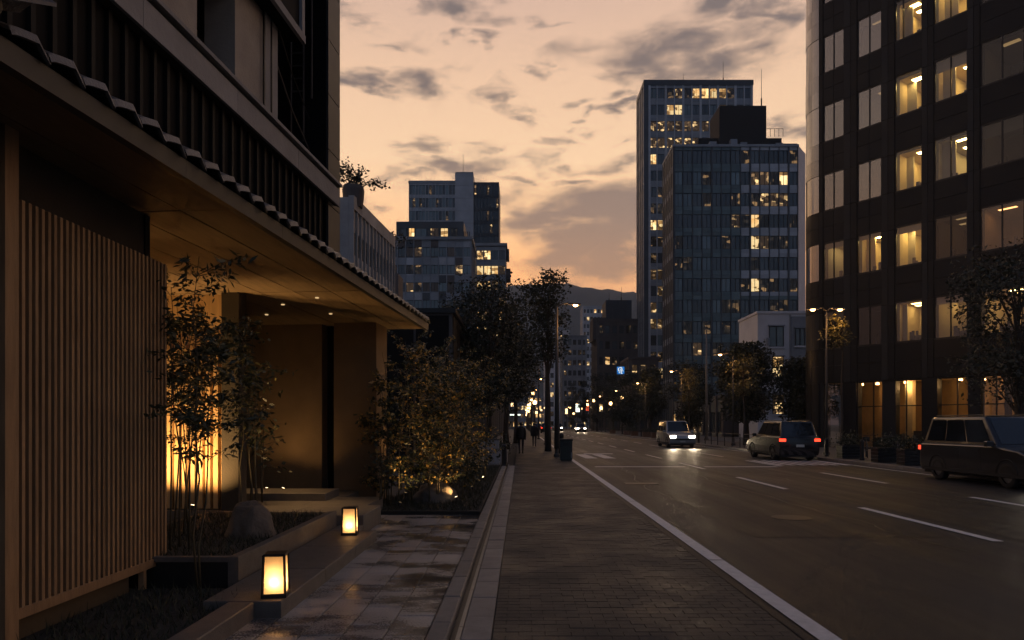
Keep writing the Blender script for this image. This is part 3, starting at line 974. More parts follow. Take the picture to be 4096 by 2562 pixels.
def spotlight(loc, label, aim, power, spot=70, group='small garden spotlights', glow=True):
    t = thing('garden_spotlight', label, 'spotlight', loc, 0, group)
    a = Vector(aim).normalized()
    MB().tube([(0, 0, 0), (0, 0, 0.06)], 0.008, 6).build('spike', 'black_metal', t)
    c = Vector((0, 0, 0.075))
    MB().tube([c - a * 0.03, c + a * 0.035], [0.022, 0.03], 10).build('housing', 'black_metal', t)
    MB().tube([c + a * 0.036, c + a * 0.040], [0.026, 0.026], 10).build('lens', 'spot_glow' if glow else 'lens_dim', t)
    lamp('spot_beam', 'SPOT', c + a * 0.06, power, (1.0, 0.58, 0.22), t, a, 0.02, spot, 0.8)
    return t


spotlight((-4.75, 12.75, 0.29), 'tiny spotlight at the foot of the lit wall, left one of two', (-0.1, 0.6, 1), 15, 85)
spotlight((-4.45, 12.75, 0.29), 'tiny spotlight at the foot of the lit wall, right one of two', (0.25, 0.55, 1), 15, 95)
spotlight((-1.25, 13.4, 0.06), 'round garden spotlight glaring beside the grassy mound', (-0.5, 0.35, 0.9), 34, 100)
spotlight((-1.0, 18.4, 0.06), 'garden spotlight low beside the kerb, farthest along the planting', (-0.45, 0.0, 1), 60, 100)
spotlight((-2.4, 14.2, 0.06), 'added unseen spotlight among the shrub stems, brightening their leaves', (0.15, 0.1, 1), 58, 100, glow=False)  # added lamp for golden shrub leaves, its lens kept dim
spotlight((-2.2, 12.4, 0.06), 'added unseen spotlight behind the farther lantern, brightening the shrubs', (0.2, 0.5, 1), 34, 80, glow=False)  # second lamp added only to light the shrubs
spotlight((-1.1, 15.6, 0.06), 'added unseen spotlight between the kerb and the middle shrubs', (-0.35, 0.1, 1), 75, 100, glow=False)  # third added lamp, gives the middle shrubs more gold
spotlight((-3.25, 8.25, 0.335), 'added unseen uplight behind the boulder, brightening the bamboo leaves', (-0.35, 0.0, 1), 34, 95, glow=False)  # lamp added so the bamboo leaf undersides catch amber
for i, (xx, yy, pw) in enumerate(((-4.72, 9.8, 130), (-5.15, 9.8, 150), (-5.6, 9.8, 130))):
    spotlight((xx, yy, 0.32), ['uplight in the planter under the glowing screen, by the dark column', 'uplight in the planter under the glowing screen, middle of three', 'uplight in the planter under the glowing screen, next to the slatted timber'][i], (0, 0.55, 1), pw, 110)

# ------------------------------------------------------------------ plants
def stem_curve(h, lean, seed, n=6):
    r = random.Random(seed)
    pts, x, y = [], 0.0, 0.0
    ax, ay = lean
    for i in range(n + 1):
        t = i / n
        pts.append((ax * t * t * h + r.uniform(-.012, .012) * h, ay * t * t * h + r.uniform(-.012, .012) * h, t * h))
    pts[0] = (0, 0, 0)
    return pts


def slender(name, label, cat, loc, h, stems, nleaf, rad, z0, L, W, leafm, group=None, seed=0, stemm='bamboo_stem', sr=0.012, base_r=0.12):
    """bamboo-like plant: several thin stems, side twigs and clouds of small pointed leaves along them"""
    r = random.Random(seed)
    t = thing(name, label, cat, loc, 0, group)
    P = []
    for s in range(stems):
        lean = (r.uniform(-.10, .10), r.uniform(-.10, .10))
        hh = h * r.uniform(0.75, 1.0)
        pts = stem_curve(hh, lean, seed * 31 + s)
        bx, by = r.uniform(-base_r, base_r), r.uniform(-base_r, base_r)
        pts = [(p[0] + bx, p[1] + by, p[2]) for p in pts]
        m = MB()
        m.tube(pts, [sr * (1 - 0.75 * i / 6) for i in range(7)], 6)
        for q in range(int(10 * hh / 3) + 5):
            f = r.uniform(z0, 1.0)
            i = min(int(f * 6), 5); u = f * 6 - i
            a = Vector(pts[i]).lerp(Vector(pts[i + 1]), u)
            ang = r.uniform(0, 2 * pi)
            ln = rad * r.uniform(0.35, 1.0) * (1.1 - 0.35 * f)
            e = a + Vector((cos(ang) * ln, sin(ang) * ln, ln * r.uniform(-0.05, 0.7)))
            mid = a.lerp(e, 0.5) + Vector((0, 0, 0.06 * ln))
            m.tube([a, mid, e], [sr * 0.35, sr * 0.25, sr * 0.12], 4, cap=False)
            k = max(3, int(nleaf / (stems * (int(10 * hh / 3) + 5))))
            for w in range(k):
                v = r.uniform(0.25, 1.08)
                p = a.lerp(e, v)
                P.append((p.x + r.gauss(0, .035), p.y + r.gauss(0, .035), p.z + r.gauss(0, .03)))
        m.build('stem', stemm, t, smooth=True)
    V, F = leaf_quads(np.array(P), L, W, 0.35)
    if isinstance(leafm, tuple):
        link('foliage', np_mesh('foliage', V, F, list(leafm), rng.choice(len(leafm), len(F), p=[.74, .26])), t)
    else:
        link('foliage', np_mesh('foliage', V, F, leafm), t)
    return t


def tree(name, label, cat, loc, H, clear, rad, nclump, nleaf, leafm, seed=0, tr=0.14, L=0.16, W=0.10, group=None, squash=1.0, vase=False, clump_r=0.34):
    r = random.Random(seed)
    rg = np.random.default_rng(seed)
    t = thing(name, label, cat, loc, r.uniform(0, 6), group)
    wood = MB()
    lean = (r.uniform(-.03, .03), r.uniform(-.03, .03))
    top = H - rad * 0.5
    tp = [(lean[0] * z * z / H + r.uniform(-.03, .03), lean[1] * z * z / H + r.uniform(-.03, .03), z) for z in np.linspace(0, top, 8)]
    tp[0] = (0, 0, -0.05)
    wood.tube(tp, [tr * (1.25 if i == 0 else 1 - 0.8 * i / 7) for i in range(8)], 9)
    zc = (clear + H) / 2
    hz = (H - clear) / 2
    P = []
    for c in range(nclump):
        # clump centres through an uneven ellipsoid, denser near its skin
        u = r.uniform(0, 2 * pi); cz = r.uniform(-0.95, 1)
        rr = sqrt(max(0, 1 - cz * cz)) * r.uniform(0.45, 1.0) * (0.75 + 0.35 * sin(3 * u + seed) * 0.6 + r.uniform(-.1, .15))
        if vase:
            rr *= 0.55 + 0.45 * (cz + 1) / 2
        cc = Vector((cos(u) * rr * rad, sin(u) * rr * rad, zc + cz * hz * squash))
        zb = min(max(clear * 0.8, cc.z - hz * r.uniform(0.5, 1.0)), top)
        i = min(int(zb / top * 7), 6)
        a = Vector(tp[i]).lerp(Vector(tp[i + 1]), zb / top * 7 - i)
        mid = a.lerp(cc, 0.55) + Vector((r.uniform(-.12, .12) * rad, r.uniform(-.12, .12) * rad, 0.10 * hz))
        q = tr * 0.26
        wood.tube([a, a.lerp(mid, .5) + Vector((0, 0, .03)), mid, cc], [q, q * .7, q * .45, q * .15], 5, cap=False)
        n = int(nleaf / nclump * r.uniform(0.5, 1.5))
        pts = np.clip(rg.normal(size=(n, 3)), -1.45, 1.45) * np.array([1, 1, 0.62]) * rad * clump_r * r.uniform(0.6, 1.15) + np.array(cc)
        P.append(pts)
        for _ in range(3):
            e = cc + Vector((r.gauss(0, 1), r.gauss(0, 1), r.gauss(0, .7))) * rad * clump_r
            wood.tube([mid.lerp(cc, .6), e], [q * .25, q * .08], 3, cap=False)
    wood.build('trunk', 'bark', t, smooth=True)
    V, F = leaf_quads(np.concatenate(P), L, W, 0.25)
    link('crown', np_mesh('crown', V, F, leafm), t)
    return t


# planter box with boulder, bamboo and ground cover left of the platform
pb = thing('stone_planter', 'black box planter with grey rim under the bamboo and boulder', 'planter', (-4.55, 6.42, 0))
MB().box(0, 1.86, 0.03, 3.4, 0.0, 0.30).build('box', 'planter_dark', pb)
MB().box(-0.01, 1.80, -0.01, 0.06, 0.301, 0.35, ch=0.006).build('rim', 'granite', pb)
MB().box(1.80, 1.90, -0.01, 3.4, 0.0, 0.352, ch=0.006).build('side_slab', 'granite', pb)
MB().box(0, 1.79, 0.07, 3.4, 0.301, 0.33).build('soil', 'earth', pb)


def boulder(label, loc, sx, sy, sz, seed):
    bm = bmesh.new()
    bmesh.ops.create_icosphere(bm, subdivisions=4, radius=1)
    from mathutils import noise
    for v in bm.verts:
        d = noise.fractal(v.co * 1.5 + Vector((seed, 0, 0)), 1.0, 2.0, 4) * 0.15 + noise.noise(v.co * 0.8 + Vector((seed, 3, 1))) * 0.16
        v.co *= 1 + d
        # flattish facets
        v.co.z = max(v.co.z, -0.35)
        v.co = Vector((v.co.x * sx, v.co.y * sy, v.co.z * sz))
    me = bpy.data.meshes.new('boulder'); bm.to_mesh(me); bm.free()
    me.materials.append(MATS['rock'])
    for p in me.polygons:
        p.use_smooth = True
    o = link('boulder', me, None, loc)
    return tag(o, label, 'boulder')


boulder('large rounded boulder beside the entrance steps under bamboo', (-3.08, 7.75, 0.34), 0.27, 0.25, 0.40, 2)
boulder('mossy lit mound of rock among the shrubs behind the forecourt', (-1.75, 13.7, 0.06), 0.45, 0.4, 0.36, 5)

slender('bamboo', 'tallest slim bamboo rising from the flower bed before the planter', 'bamboo', (-2.98, 6.30, 0.06), 3.15, 2, 1100, 0.62, 0.42, 0.085, 0.026, ('leaf_dark', 'leaf_mid'), 'bamboos by the glowing screen', 11, base_r=0.03)
slender('bamboo', 'leaning bamboo clump at the planter corner next to the timber screen', 'bamboo', (-3.45, 7.0, 0.33), 2.9, 3, 1150, 0.6, 0.5, 0.085, 0.028, ('leaf_dark', 'leaf_mid'), 'bamboos by the glowing screen', 12)
slender('bamboo', 'dense bamboo clump in the planter before the brightest screen', 'bamboo', (-3.95, 7.9, 0.33), 2.9, 3, 1150, 0.6, 0.5, 0.085, 0.03, ('leaf_dark', 'leaf_mid'), 'bamboos by the glowing screen', 13)
slender('bamboo', 'bamboo clump in the planter just behind the boulder', 'bamboo', (-3.5, 8.7, 0.33), 2.7, 3, 1000, 0.55, 0.45, 0.085, 0.03, ('leaf_dark', 'leaf_mid'), 'bamboos by the glowing screen', 14)
slender('bamboo', 'small sparse bamboo standing against the lit plaster wall', 'bamboo', (-4.45, 11.4, 0.3), 2.0, 4, 260, 0.5, 0.35, 0.12, 0.05, ('leaf_dark', 'leaf_mid'), 'bamboos by the glowing screen', 15, base_r=0.2)
slender('bamboo', 'bamboo at the far planter end touching the dark column', 'bamboo', (-4.35, 9.2, 0.33), 2.6, 3, 900, 0.5, 0.4, 0.085, 0.03, ('leaf_dark', 'leaf_mid'), 'bamboos by the glowing screen', 16)
slender('young_shrub', 'young leafless shrub by the pillar foot', 'shrub', (-2.35, 12.0, 0.28), 0.9, 4, 30, 0.25, 0.5, 0.06, 0.03, 'leaf_dark', None, 17, base_r=0.15)

# shrubs with autumn leaves between the pillar and the pavement trees
SH = [(-2.55, 12.9, 3.0, 'slim golden-leaved shrub pressed against the pillar'),
      (-1.95, 13.4, 2.7, 'golden-leaved shrub behind the lantern, second from the pillar'),
      (-1.35, 14.2, 3.0, 'golden-leaved shrub over the glaring garden spotlight'),
      (-2.5, 15.2, 3.7, 'tall golden-leaved shrub reaching the tip of the tiled eave'),
      (-1.55, 16.3, 3.7, 'tall golden-leaved shrub in the middle of the planting'),
      (-2.3, 18.0, 4.0, 'tall dark shrub in the second row of the planting'),
      (-1.2, 18.6, 3.4, 'golden-leaved shrub beside the far garden spotlight'),
      (-1.7, 21.0, 4.0, 'dark shrub close to the grey utility cabinet'),
      (-2.6, 23.0, 4.2, 'tallest dark shrub at the far end of the planting')]
for i, (x, y, h, lb) in enumerate(SH):
    slender('garden_shrub', lb, 'shrub', (x, y, 0.04), h, 6, 3000, 0.62, 0.12, 0.085, 0.046, ('leaf_dark', 'leaf_autumn'), 'shrubs of the roadside planting', 40 + i, base_r=0.35)

# ground cover
def blades(name, label, rects, n, h, m):
    Ps = []
    for (x0, x1, y0, y1, z) in rects:
        k = int(n * (x1 - x0) * (y1 - y0))
        Ps.append(np.stack([rng.uniform(x0, x1, k), rng.uniform(y0, y1, k), np.full(k, z)], 1))
    P = np.concatenate(Ps); k = len(P)
    d = rng.normal(size=(k, 3)) * 0.55; d[:, 2] = 1
    d /= np.linalg.norm(d, axis=1)[:, None]
    u = rng.normal(size=(k, 3)); u[:, 2] = 0; u /= np.linalg.norm(u, axis=1)[:, None]
    hh = (h * rng.uniform(0.4, 1.2, k))[:, None]
    V = np.stack([P - u * .006, P + u * .006, P + d * hh], 1).reshape(-1, 3)
    F = np.arange(3 * k).reshape(-1, 3)
    o = link(name, np_mesh(name, V, F, m))
    return tag(o, label, 'ground cover', kind='stuff')


blades('grass', 'low dark grass and litter in the flower beds', [(-3.5, -2.42, 3.2, 6.32, 0.07), (-4.4, -2.75, 6.5, 9.6, 0.33), (-3.3, -0.75, 12.15, 14.5, 0.05), (-2.6, -0.75, 14.5, 25, 0.05)], 620, 0.10, 'grass_dark')

# ------------------------------------------------------------------ street trees
tree('street_tree', 'open-crowned tree on the walkway behind the tall lamp pole', 'tree', (1.6, 40, 0), 10.4, 5.2, 2.0, 40, 3000, 'leaf_far', 3, 0.17, 0.20, 0.14, 'trees of the left pavement', vase=True, clump_r=0.24)
tree('street_tree', 'dense dark tree over the shrubs, first of the left pavement trees', 'tree', (-1.55, 34, 0), 8.6, 2.6, 2.1, 60, 9000, 'leaf_far', 4, 0.16, 0.17, 0.11, 'trees of the left pavement')
tree('street_tree', 'dense dark tree behind the walking person', 'tree', (-0.9, 43, 0), 9.0, 3.4, 1.9, 55, 8000, 'leaf_far', 5, 0.2, 0.18, 0.12, 'trees of the left pavement')
tree('street_tree', 'dark tree farther up the left pavement, behind both walkers', 'tree', (-0.4, 58, 0), 9.6, 4.0, 2.3, 50, 7000, 'leaf_far', 6, 0.2, 0.22, 0.15, 'trees of the left pavement')
tree('street_tree', 'broad dark tree growing beside the dark garden building', 'tree', (-3.6, 39, 0), 7.2, 2.2, 2.3, 50, 8000, 'leaf_far', 7, 0.18, 0.18, 0.12, 'trees of the left pavement')
RT = [((16.4, 22.5), 6.9, 'leafy tree at the right edge before the shop windows', 11),
      ((16.8, 51), 8.0, 'dark tree behind the silver van, in front of the white house', 12),
      ((18.6, 56), 7.4, 'dark tree touching the white house', 13),
      ((17.0, 68), 7.6, 'dark tree under the third street lamp', 14),
      ((15.6, 82), 8.4, 'dark tree before the foot of the glass tower', 15),
      ((15.5, 97), 9.0, 'dark tree left of the glass tower foot', 16),
      ((15.5, 114), 9.5, 'dark tree under the blue sign', 17),
      ((15.0, 134), 10, 'dark tree left of the blue sign', 18),
      ((14.5, 158), 11, 'farthest but one tree of the right pavement', 19),
      ((14.2, 190), 12, 'farthest tree of the right pavement', 20),
      ((20.5, 49), 6.6, 'low dark tree before the curved office corner', 21)]
for (p, h, lb, sd) in RT:
    near = p[1] < 30
    tree('street_tree', lb, 'tree', (p[0], p[1], 0.1), h * random.uniform(.88, 1.12), random.uniform(1.2, 2.0) if not near else 2.2, random.uniform(1.7, 2.7) if not near else 1.9, 34, (6000 if near else 11000) if p[1] < 100 else 5500, 'leaf_far', sd, 0.14, 0.22 if not near else 0.13, 0.15 if not near else 0.08, 'trees of the right pavement', clump_r=.30)
# small trees hard by lamps catch amber light
tree('street_tree', 'small tree lit amber by the second street lamp', 'tree', (15.6, 47.6, 0.1), 6.4, 3.6, 1.1, 18, 1800, 'leaf_mid', 31, 0.09, 0.16, 0.1, 'trees of the right pavement')
tree('street_tree', 'small tree lit amber by the third street lamp', 'tree', (15.5, 62.8, 0.1), 6.4, 3.6, 1.2, 18, 1800, 'leaf_mid', 32, 0.09, 0.18, 0.11, 'trees of the right pavement')
tree('street_tree', 'small tree lit amber by the lamp before the office', 'tree', (15.7, 33.4, 0.1), 6.8, 5.2, 0.7, 14, 700, 'leaf_mid', 33, 0.07, 0.14, 0.09, 'trees of the right pavement')

# ------------------------------------------------------------------ street lamps
def street_lamp(label, loc, h, side, power, group, double=False, r0=0.075, arm=0.6):
    t = thing('street_lamp', label, 'street lamp', loc, 0, group)
    MB().lathe([(0.16, 0), (0.16, 0.12), (0.10, 0.18), (0.10, 0.5)], 12).build('base', 'pole_metal', t)
    MB().tube([(0, 0, 0.4), (0, 0, h * .5), (0, 0, h)], [r0, r0 * .62, r0 * .4], 10).build('pole', 'pole_metal', t, smooth=True)
    for s in ((side, -side) if double else (side,)):
        MB().tube([(0, 0, h - .05), (s * arm * .5, 0, h + .12), (s * arm, 0, h + .1)], [0.03, 0.028, 0.025], 8).build('arm', 'pole_metal', t, smooth=True)
        hd = MB()
        xa, xb = s * arm, s * (arm + .55)
        hd.add([(xa, -.06, h + .06), (xb, -.11, h + .04), (xb, .11, h + .04), (xa, .06, h + .06), (xa, -.04, h + .15), (xb, -.06, h + .12), (xb, .06, h + .12), (xa, .04, h + .15)],
               [(0, 1, 2, 3), (7, 6, 5, 4), (0, 4, 5, 1), (1, 5, 6, 2), (2, 6, 7, 3), (3, 7, 4, 0)] if s > 0 else [(3, 2, 1, 0), (4, 5, 6, 7), (1, 5, 4, 0), (2, 6, 5, 1), (3, 7, 6, 2), (0, 4, 7, 3)])
        head = hd.build('lamp_head', 'pole_metal', t)
        MB().lathe([(0.03, -.08), (0.09, -.06), (0.12, 0.0), (0.0, 0.0)], 12, 0, 0).build('lens', 'lamp_amber', head, (s * (arm + .3), 0, h + .045))
        lamp('lamp_light', 'POINT', (s * (arm + .3), 0, h - .12), power, AMBER, t, size=0.1)
    return t


emit('lamp_far', (1.0, 0.56, 0.22), 7.0, False)
RL = [32.6, 46.9, 62, 80, 98, 118, 140, 165, 195]
ON = ['nearest street lamp of the right pavement, with two heads, before the office', 'street lamp of the right pavement, second from the viewer', 'street lamp of the right pavement, third from the viewer',
      'street lamp of the right pavement, fourth from the viewer', 'street lamp of the right pavement, fifth from the viewer', 'street lamp of the right pavement, sixth from the viewer',
      'street lamp of the right pavement, seventh from the viewer', 'street lamp of the right pavement, eighth from the viewer', 'street lamp of the right pavement, farthest from the viewer']
for i, Y in enumerate(RL):
    street_lamp(ON[i], (14.6, Y, 0.12), 6.9 if i == 0 else 6.2, -1, (55, 100, 100, 100, 70, 60, 60, 60, 60)[i], 'street lamps of the right pavement', double=(i == 0), arm=.35 if i == 0 else .6)
LLs = [(1.75, 33.0, 7.3, 'thick dark lamp pole standing on the walkway before the bin'), (1.9, 52, 7.6, 'lamp of the left pavement behind the thick pole'), (1.9, 72, 7.8, 'lamp of the left pavement, third along'), (1.9, 95, 7.8, 'lamp of the left pavement, fourth along'), (1.9, 125, 7.8, 'lamp of the left pavement, farthest along')]
for i, (x, Y, h, lb) in enumerate(LLs):
    street_lamp(lb, (x, Y, 0), h, 1, 70, 'street lamps of the left pavement', r0=0.14 if i == 0 else 0.09)
far_lamps = []
for i in range(24):
    side = i % 2
    Y = 92 + i * 6.5
    x = 14.7 if side else 1.9
    t = thing('street_lamp', '%s small far street lamp on the %s pavement' % (['first', 'second', 'third', 'fourth', 'fifth', 'sixth', 'seventh', 'eighth', 'ninth', 'tenth', 'eleventh', 'twelfth'][i // 2], 'right' if side else 'left'), 'street lamp', (x, Y, 0), 0, 'small far street lamps')
    hh = 4.2 + (i * 37 % 5) * .45
    MB().tube([(0, 0, 0), (0, 0, hh)], [.09, .06], 8).build('pole', 'pole_metal', t)
    MB().lathe([(0.10, hh), (0.26, hh + .12), (0.26, hh + .42), (0.12, hh + .55), (0, hh + .6)], 10).build('globe', 'lamp_far', t)
fp = thing('flagpole', 'tall pale bare flagpole before the glass block', 'pole', (16.6, 61, .12))
MB().tube([(0, 0, 0), (0, 0, 5), (0, 0, 10)], [.11, .09, .05], 10).build('pole', 'pale_slab', fp, smooth=True)
MB().lathe([(.22, 0), (.22, .15), (.12, .3)], 12).build('base', 'pole_metal', fp)
MB().lathe([(0, 10), (.08, 10.03), (.1, 10.1), (.06, 10.18), (0, 10.2)], 10).build('finial', 'pole_metal', fp)

# ------------------------------------------------------------------ things on the pavements
def litter_bin(label, loc):
    t = thing('litter_bin', label, 'bin', loc)
    MB().box(-.26, .26, -.22, .22, 0.05, 0.86, ch=0.02).build('body', 'bin_green', t)
    MB().box(-.28, .28, -.24, .24, 0.861, 0.95, ch=0.03).build('lid', 'black_metal', t)
    MB().box(-.16, .16, -.226, -.221, 0.66, 0.78).build('slot', 'drain_dark', t)
    MB().box(-.24, .24, -.2, .2, 0.0, 0.049).build('foot', 'black_metal', t)
    MB().box(.2, .23, -.232, -.221, .12, .36).build('hinge_plate', 'steel', t)
    return t


litter_bin('dark green litter bin at the road edge of the walkway', (1.98, 29.8, 0))


def bollard(label, loc, h=0.9, r=0.09, group='bollards', m='black_metal'):
    return tag(MB().lathe([(r * 1.25, 0), (r * 1.25, .06), (r, .1), (r, h * .82), (r * 1.12, h * .84), (r * 1.12, h * .9), (r * .8, h * .97), (0.0, h)], 14).build('bollard', m, None, loc, smooth=False), label, 'bollard', group)


bollard('tall dark bollard just behind the litter bin', (2.05, 34.5, 0), 1.15, 0.12, 'bollards of the walkway')
bollard('dark bollard beside the grey cabinet', (-0.62, 25.6, 0), 0.85, 0.1, 'bollards of the walkway')
cab = thing('utility_cabinet', 'pale grey utility cabinet at the end of the planting', 'cabinet', (-1.15, 26.9, 0))
MB().box(-.3, .3, -.2, .2, .08, .96, ch=0.015).build('body', 'concrete_grey', cab)
MB().box(-.27, -.005, -.212, -.201, .14, .88).build('door', 'concrete_grey', cab)
MB().box(.005, .27, -.212, -.201, .14, .88).build('door', 'concrete_grey', cab)
MB().box(-.32, .32, -.22, .22, .961, 1.0, ch=0.01).build('roof', 'pole_metal', cab)
MB().box(-.32, .32, -.22, .22, 0, .079).build('plinth', 'concrete_grey', cab)
cab2 = thing('low_planter', 'low stone planter with clipped bush next to the grey cabinet', 'planter', (-0.95, 28.6, 0))
MB().box(-.4, .4, -.4, .4, 0, .5, ch=0.02).build('box', 'concrete_grey', cab2)
Vq, Fq = leaf_quads(rng.normal(size=(900, 3)) * np.array([.25, .25, .16]) + np.array([0, 0, .7]), .09, .05)
link('bush', np_mesh('bush', Vq, Fq, 'leaf_dark'), cab2)

# planter boxes, bollards and railings along the right-hand kerb
PLN = [(14.0, 24.4), (14.0, 26.2), (14.05, 29.2), (14.0, 57), (14.0, 60.5), (14.0, 66), (14.0, 71), (14.0, 76), (14.0, 84), (14.0, 90), (14.0, 104)]
pl_lab = ['planter box on the right kerb closest to the dark car', 'planter box on the right kerb, second in the row by the office', 'planter box on the right kerb beside the nearest street lamp',
          'wooden planter box behind the silver van, first of the far row', 'wooden planter box of the far row, second', 'wooden planter box of the far row, third', 'wooden planter box of the far row, fourth',
          'wooden planter box of the far row, fifth', 'wooden planter box of the far row, sixth', 'wooden planter box of the far row, seventh', 'wooden planter box of the far row, last']
mat('planter_wood', (0.16, 0.09, 0.05), 0.7, var=0.3, scale=4)
for i, (x, Y) in enumerate(PLN):
    t = thing('planter_box', pl_lab[i], 'planter', (x, Y, 0.12), 0, 'planter boxes on the right kerb')
    m_ = 'black_metal' if i < 3 else 'planter_wood'
    for q in range(4):
        MB().box(-.42, .42, -.27, .27, 0.02 + q * .13, 0.14 + q * .13, ch=0.006).build('plank', m_, t)
    MB().box(-.44, .44, -.29, .29, 0.541, 0.58, ch=0.006).build('rim', m_, t)
    n = 500
    P = rng.normal(size=(n, 3)) * np.array([.26, .18, .16]) + np.array([0, 0, .78])
    V, F = leaf_quads(P, .10, .06)
    link('bush', np_mesh('bush', V, F, 'leaf_dark'), t)
for i, (x, Y) in enumerate([(13.9, 21.6), (13.9, 27.8), (13.9, 31.0), (13.95, 53.5), (13.95, 63), (13.95, 68.6), (13.95, 79)]):
    bollard(['black bollard in front of the dark car at the right', 'black bollard between the black planter boxes', 'black bollard near the nearest right street lamp', 'black bollard behind the silver van', 'black bollard between the first far planters',
             'black bollard between the middle far planters', 'black bollard between the last far planters'][i], (x, Y, .12), 0.85, 0.08, 'bollards of the right kerb')


def railing(label, x, y0, y1, group):
    t = thing('guard_rail', label, 'railing', (x, y0, .12), 0, group)
    L = y1 - y0
    n = int(L / 1.6)
    for i in range(n + 1):
        MB().tube([(0, L * i / n, 0), (0, L * i / n, 0.86)], 0.028, 8).build('post', 'black_metal', t)
    for z in (0.30, 0.58, 0.84):
        MB().tube([(0, 0, z), (0, L, z)], 0.02, 6).build('rail', 'black_metal', t)
    return t


railing('black guard rail behind the dark van', 13.62, 33.6, 41.6, 'guard rails of the right kerb')
railing('black guard rail beyond the silver van', 13.62, 42.4, 50.4, 'guard rails of the right kerb')


def bicycle(label, loc, rz, group):
    t = thing('bicycle', label, 'bicycle', loc, rz, group)
    for wx in (-.52, .52):
        w = MB()
        w.tube([(wx + .33 * cos(a), 0, .34 + .33 * sin(a)) for a in np.linspace(0, 2 * pi, 25)], 0.016, 6, cap=False)
        w.build('wheel', 'rubber', t)
        sp = MB()
        for k in range(8):
            a = k * pi / 8
            sp.tube([(wx - .32 * cos(a), 0, .34 - .32 * sin(a)), (wx + .32 * cos(a), 0, .34 + .32 * sin(a))], 0.002, 3)
        sp.build('spokes', 'steel', t)
    fr = MB()
    for a, b in (((-.52, 0, .34), (-.05, 0, .30)), ((-.05, 0, .30), (-.18, 0, .80)), ((-.52, 0, .34), (-.16, 0, .72)), ((-.05, 0, .30), (.36, 0, .72)), ((-.16, 0, .72), (.34, 0, .80)), ((.34, 0, .92), (.52, 0, .34))):
        fr.tube([a, b], 0.015, 6)
    fr.build('frame', 'pole_metal', t)
    MB().box(-.30, -.06, -.07, .07, .80, .85, ch=0.015).build('saddle', 'rubber', t)
    MB().tube([(.26, -.27, .98), (.36, -.1, .96), (.36, .1, .96), (.26, .27, .98)], 0.012, 6).build('handlebar', 'pole_metal', t)
    MB().box(.40, .66, -.14, .14, .70, .90).build('basket', 'black_metal', t)
    return t


for i, (x, Y, a) in enumerate(((15.0, 27.1, 1.2), (15.1, 28.0, 1.3), (15.2, 30.0, 1.15))):
    bicycle(['bicycle parked by the black planters, first of three', 'bicycle parked by the black planters, middle of three', 'bicycle parked near the street lamp, last of three'][i], (x, Y, .12), a, 'bicycles parked before the office')

# ------------------------------------------------------------------ office building on the right with the rounded corner
mat('stone_panel', (0.0088, 0.0098, 0.0110), 0.42, var=0.25, scale=1.1, rand=0.16, spec=0.22, rvar=0.1)
mat('stone_panel_light', (0.022, 0.0238, 0.0255), 0.45, var=0.25, scale=1.1, rand=0.16, spec=0.22, rvar=0.1)
mat('core_dark', (0.01, 0.01, 0.01), 0.8, var=0.1)
mat('room_wall', (0.62, 0.50, 0.30), 0.8, var=0.12, scale=1.0)
mat('room_wall_pale', (0.42, 0.38, 0.30), 0.8, var=0.1, scale=1.0)
mat('room_dark', (0.05, 0.045, 0.04), 0.8, var=0.2)
mat('blind', (0.045, 0.043, 0.042), 0.8, var=0.15, rand=0.25)
bc = mat('blind_cloth', (0.5, 0.42, 0.3), 0.9, var=0.1, rand=.2)
mat('desk_stuff', (0.05, 0.045, 0.04), 0.6, var=0.5, scale=6)
mat('lobby_wall', (0.33, 0.22, 0.10), 0.7, var=0.4, scale=1.2)
emit('room_light', (1.0, 0.68, 0.22), 36.0)
emit('room_light_mid', (1.0, 0.68, 0.25), 15.0)
emit('room_light_low', (1.0, 0.60, 0.25), 0.6)
emit('room_light_brown', (1.0, 0.46, 0.16), 3.6)

office = thing('office_building', 'dark stone office building with rounded corner and lit windows', 'building', (18.3, 43.5, 0.0), atan2(-0.812, 0.584))
PITCH, WW, WH = 2.19, 1.44, 2.32
NB = 6
ROWS = [6.24, 10.55, 14.85, 19.15, 23.45, 27.75]
TOP = 36.0


BAY_X = [1.04, 3.20, 5.40, 7.48, 9.72, 12.35, 15.0]
BAY_W = [1.34, 1.44, 1.46, 1.64, 1.95, 1.95]


def bay_x(c):
    return BAY_X[c - 1]


def bay_w(c):
    return BAY_W[c - 1]


XEND = bay_x(NB) + bay_w(NB) + 0.7
core = MB()
for c in range(1, NB + 1):
    core.box(bay_x(c - 1) + bay_w(c - 1) if c > 1 else 0.72, bay_x(c), 0.05, 0.55, 0.12, TOP)
    zs = [4.12] + [z for r in ROWS for z in (r, r + WH)] + [TOP]
    for i in range(0, len(zs), 2):
        core.box(bay_x(c) + .001, bay_x(c) + bay_w(c) - .001, 0.05, 0.55, zs[i], zs[i + 1])
core.box(XEND - 0.7, XEND, 0.05, 0.55, 0.12, TOP)
core.build('shell', 'core_dark', office)
MB().box(0.72, XEND, 5.2, 12, 0.12, TOP).build('rear_block', 'core_dark', office)
MB().box(0.0, XEND, 0.56, 5.19, TOP - .3, TOP).build('roof_slab', 'core_dark', office)
# stone panels: piers in two strips, spandrels in two rows
pane_mat('dim_pane', (0.7, 0.75, 0.75), 0.04, through=0.6, edge=0.4)
pan_cache = {}


def panel(x0, x1, z0, z1, m, proud=0.0):
    k = (round(x1 - x0, 3), round(z1 - z0, 3), m)
    if k not in pan_cache:
        pan_cache[k] = MB().box(0.010, x1 - x0 - 0.010, -0.02, 0.045, 0.010, z1 - z0 - 0.010).mesh('stone_panel', m)
    o = link('stone_panel', pan_cache[k], office, (x0, -proud, z0))
    o.rotation_euler = (random.uniform(-.0035, .0035), 0, random.uniform(-.004, .004))
    return o


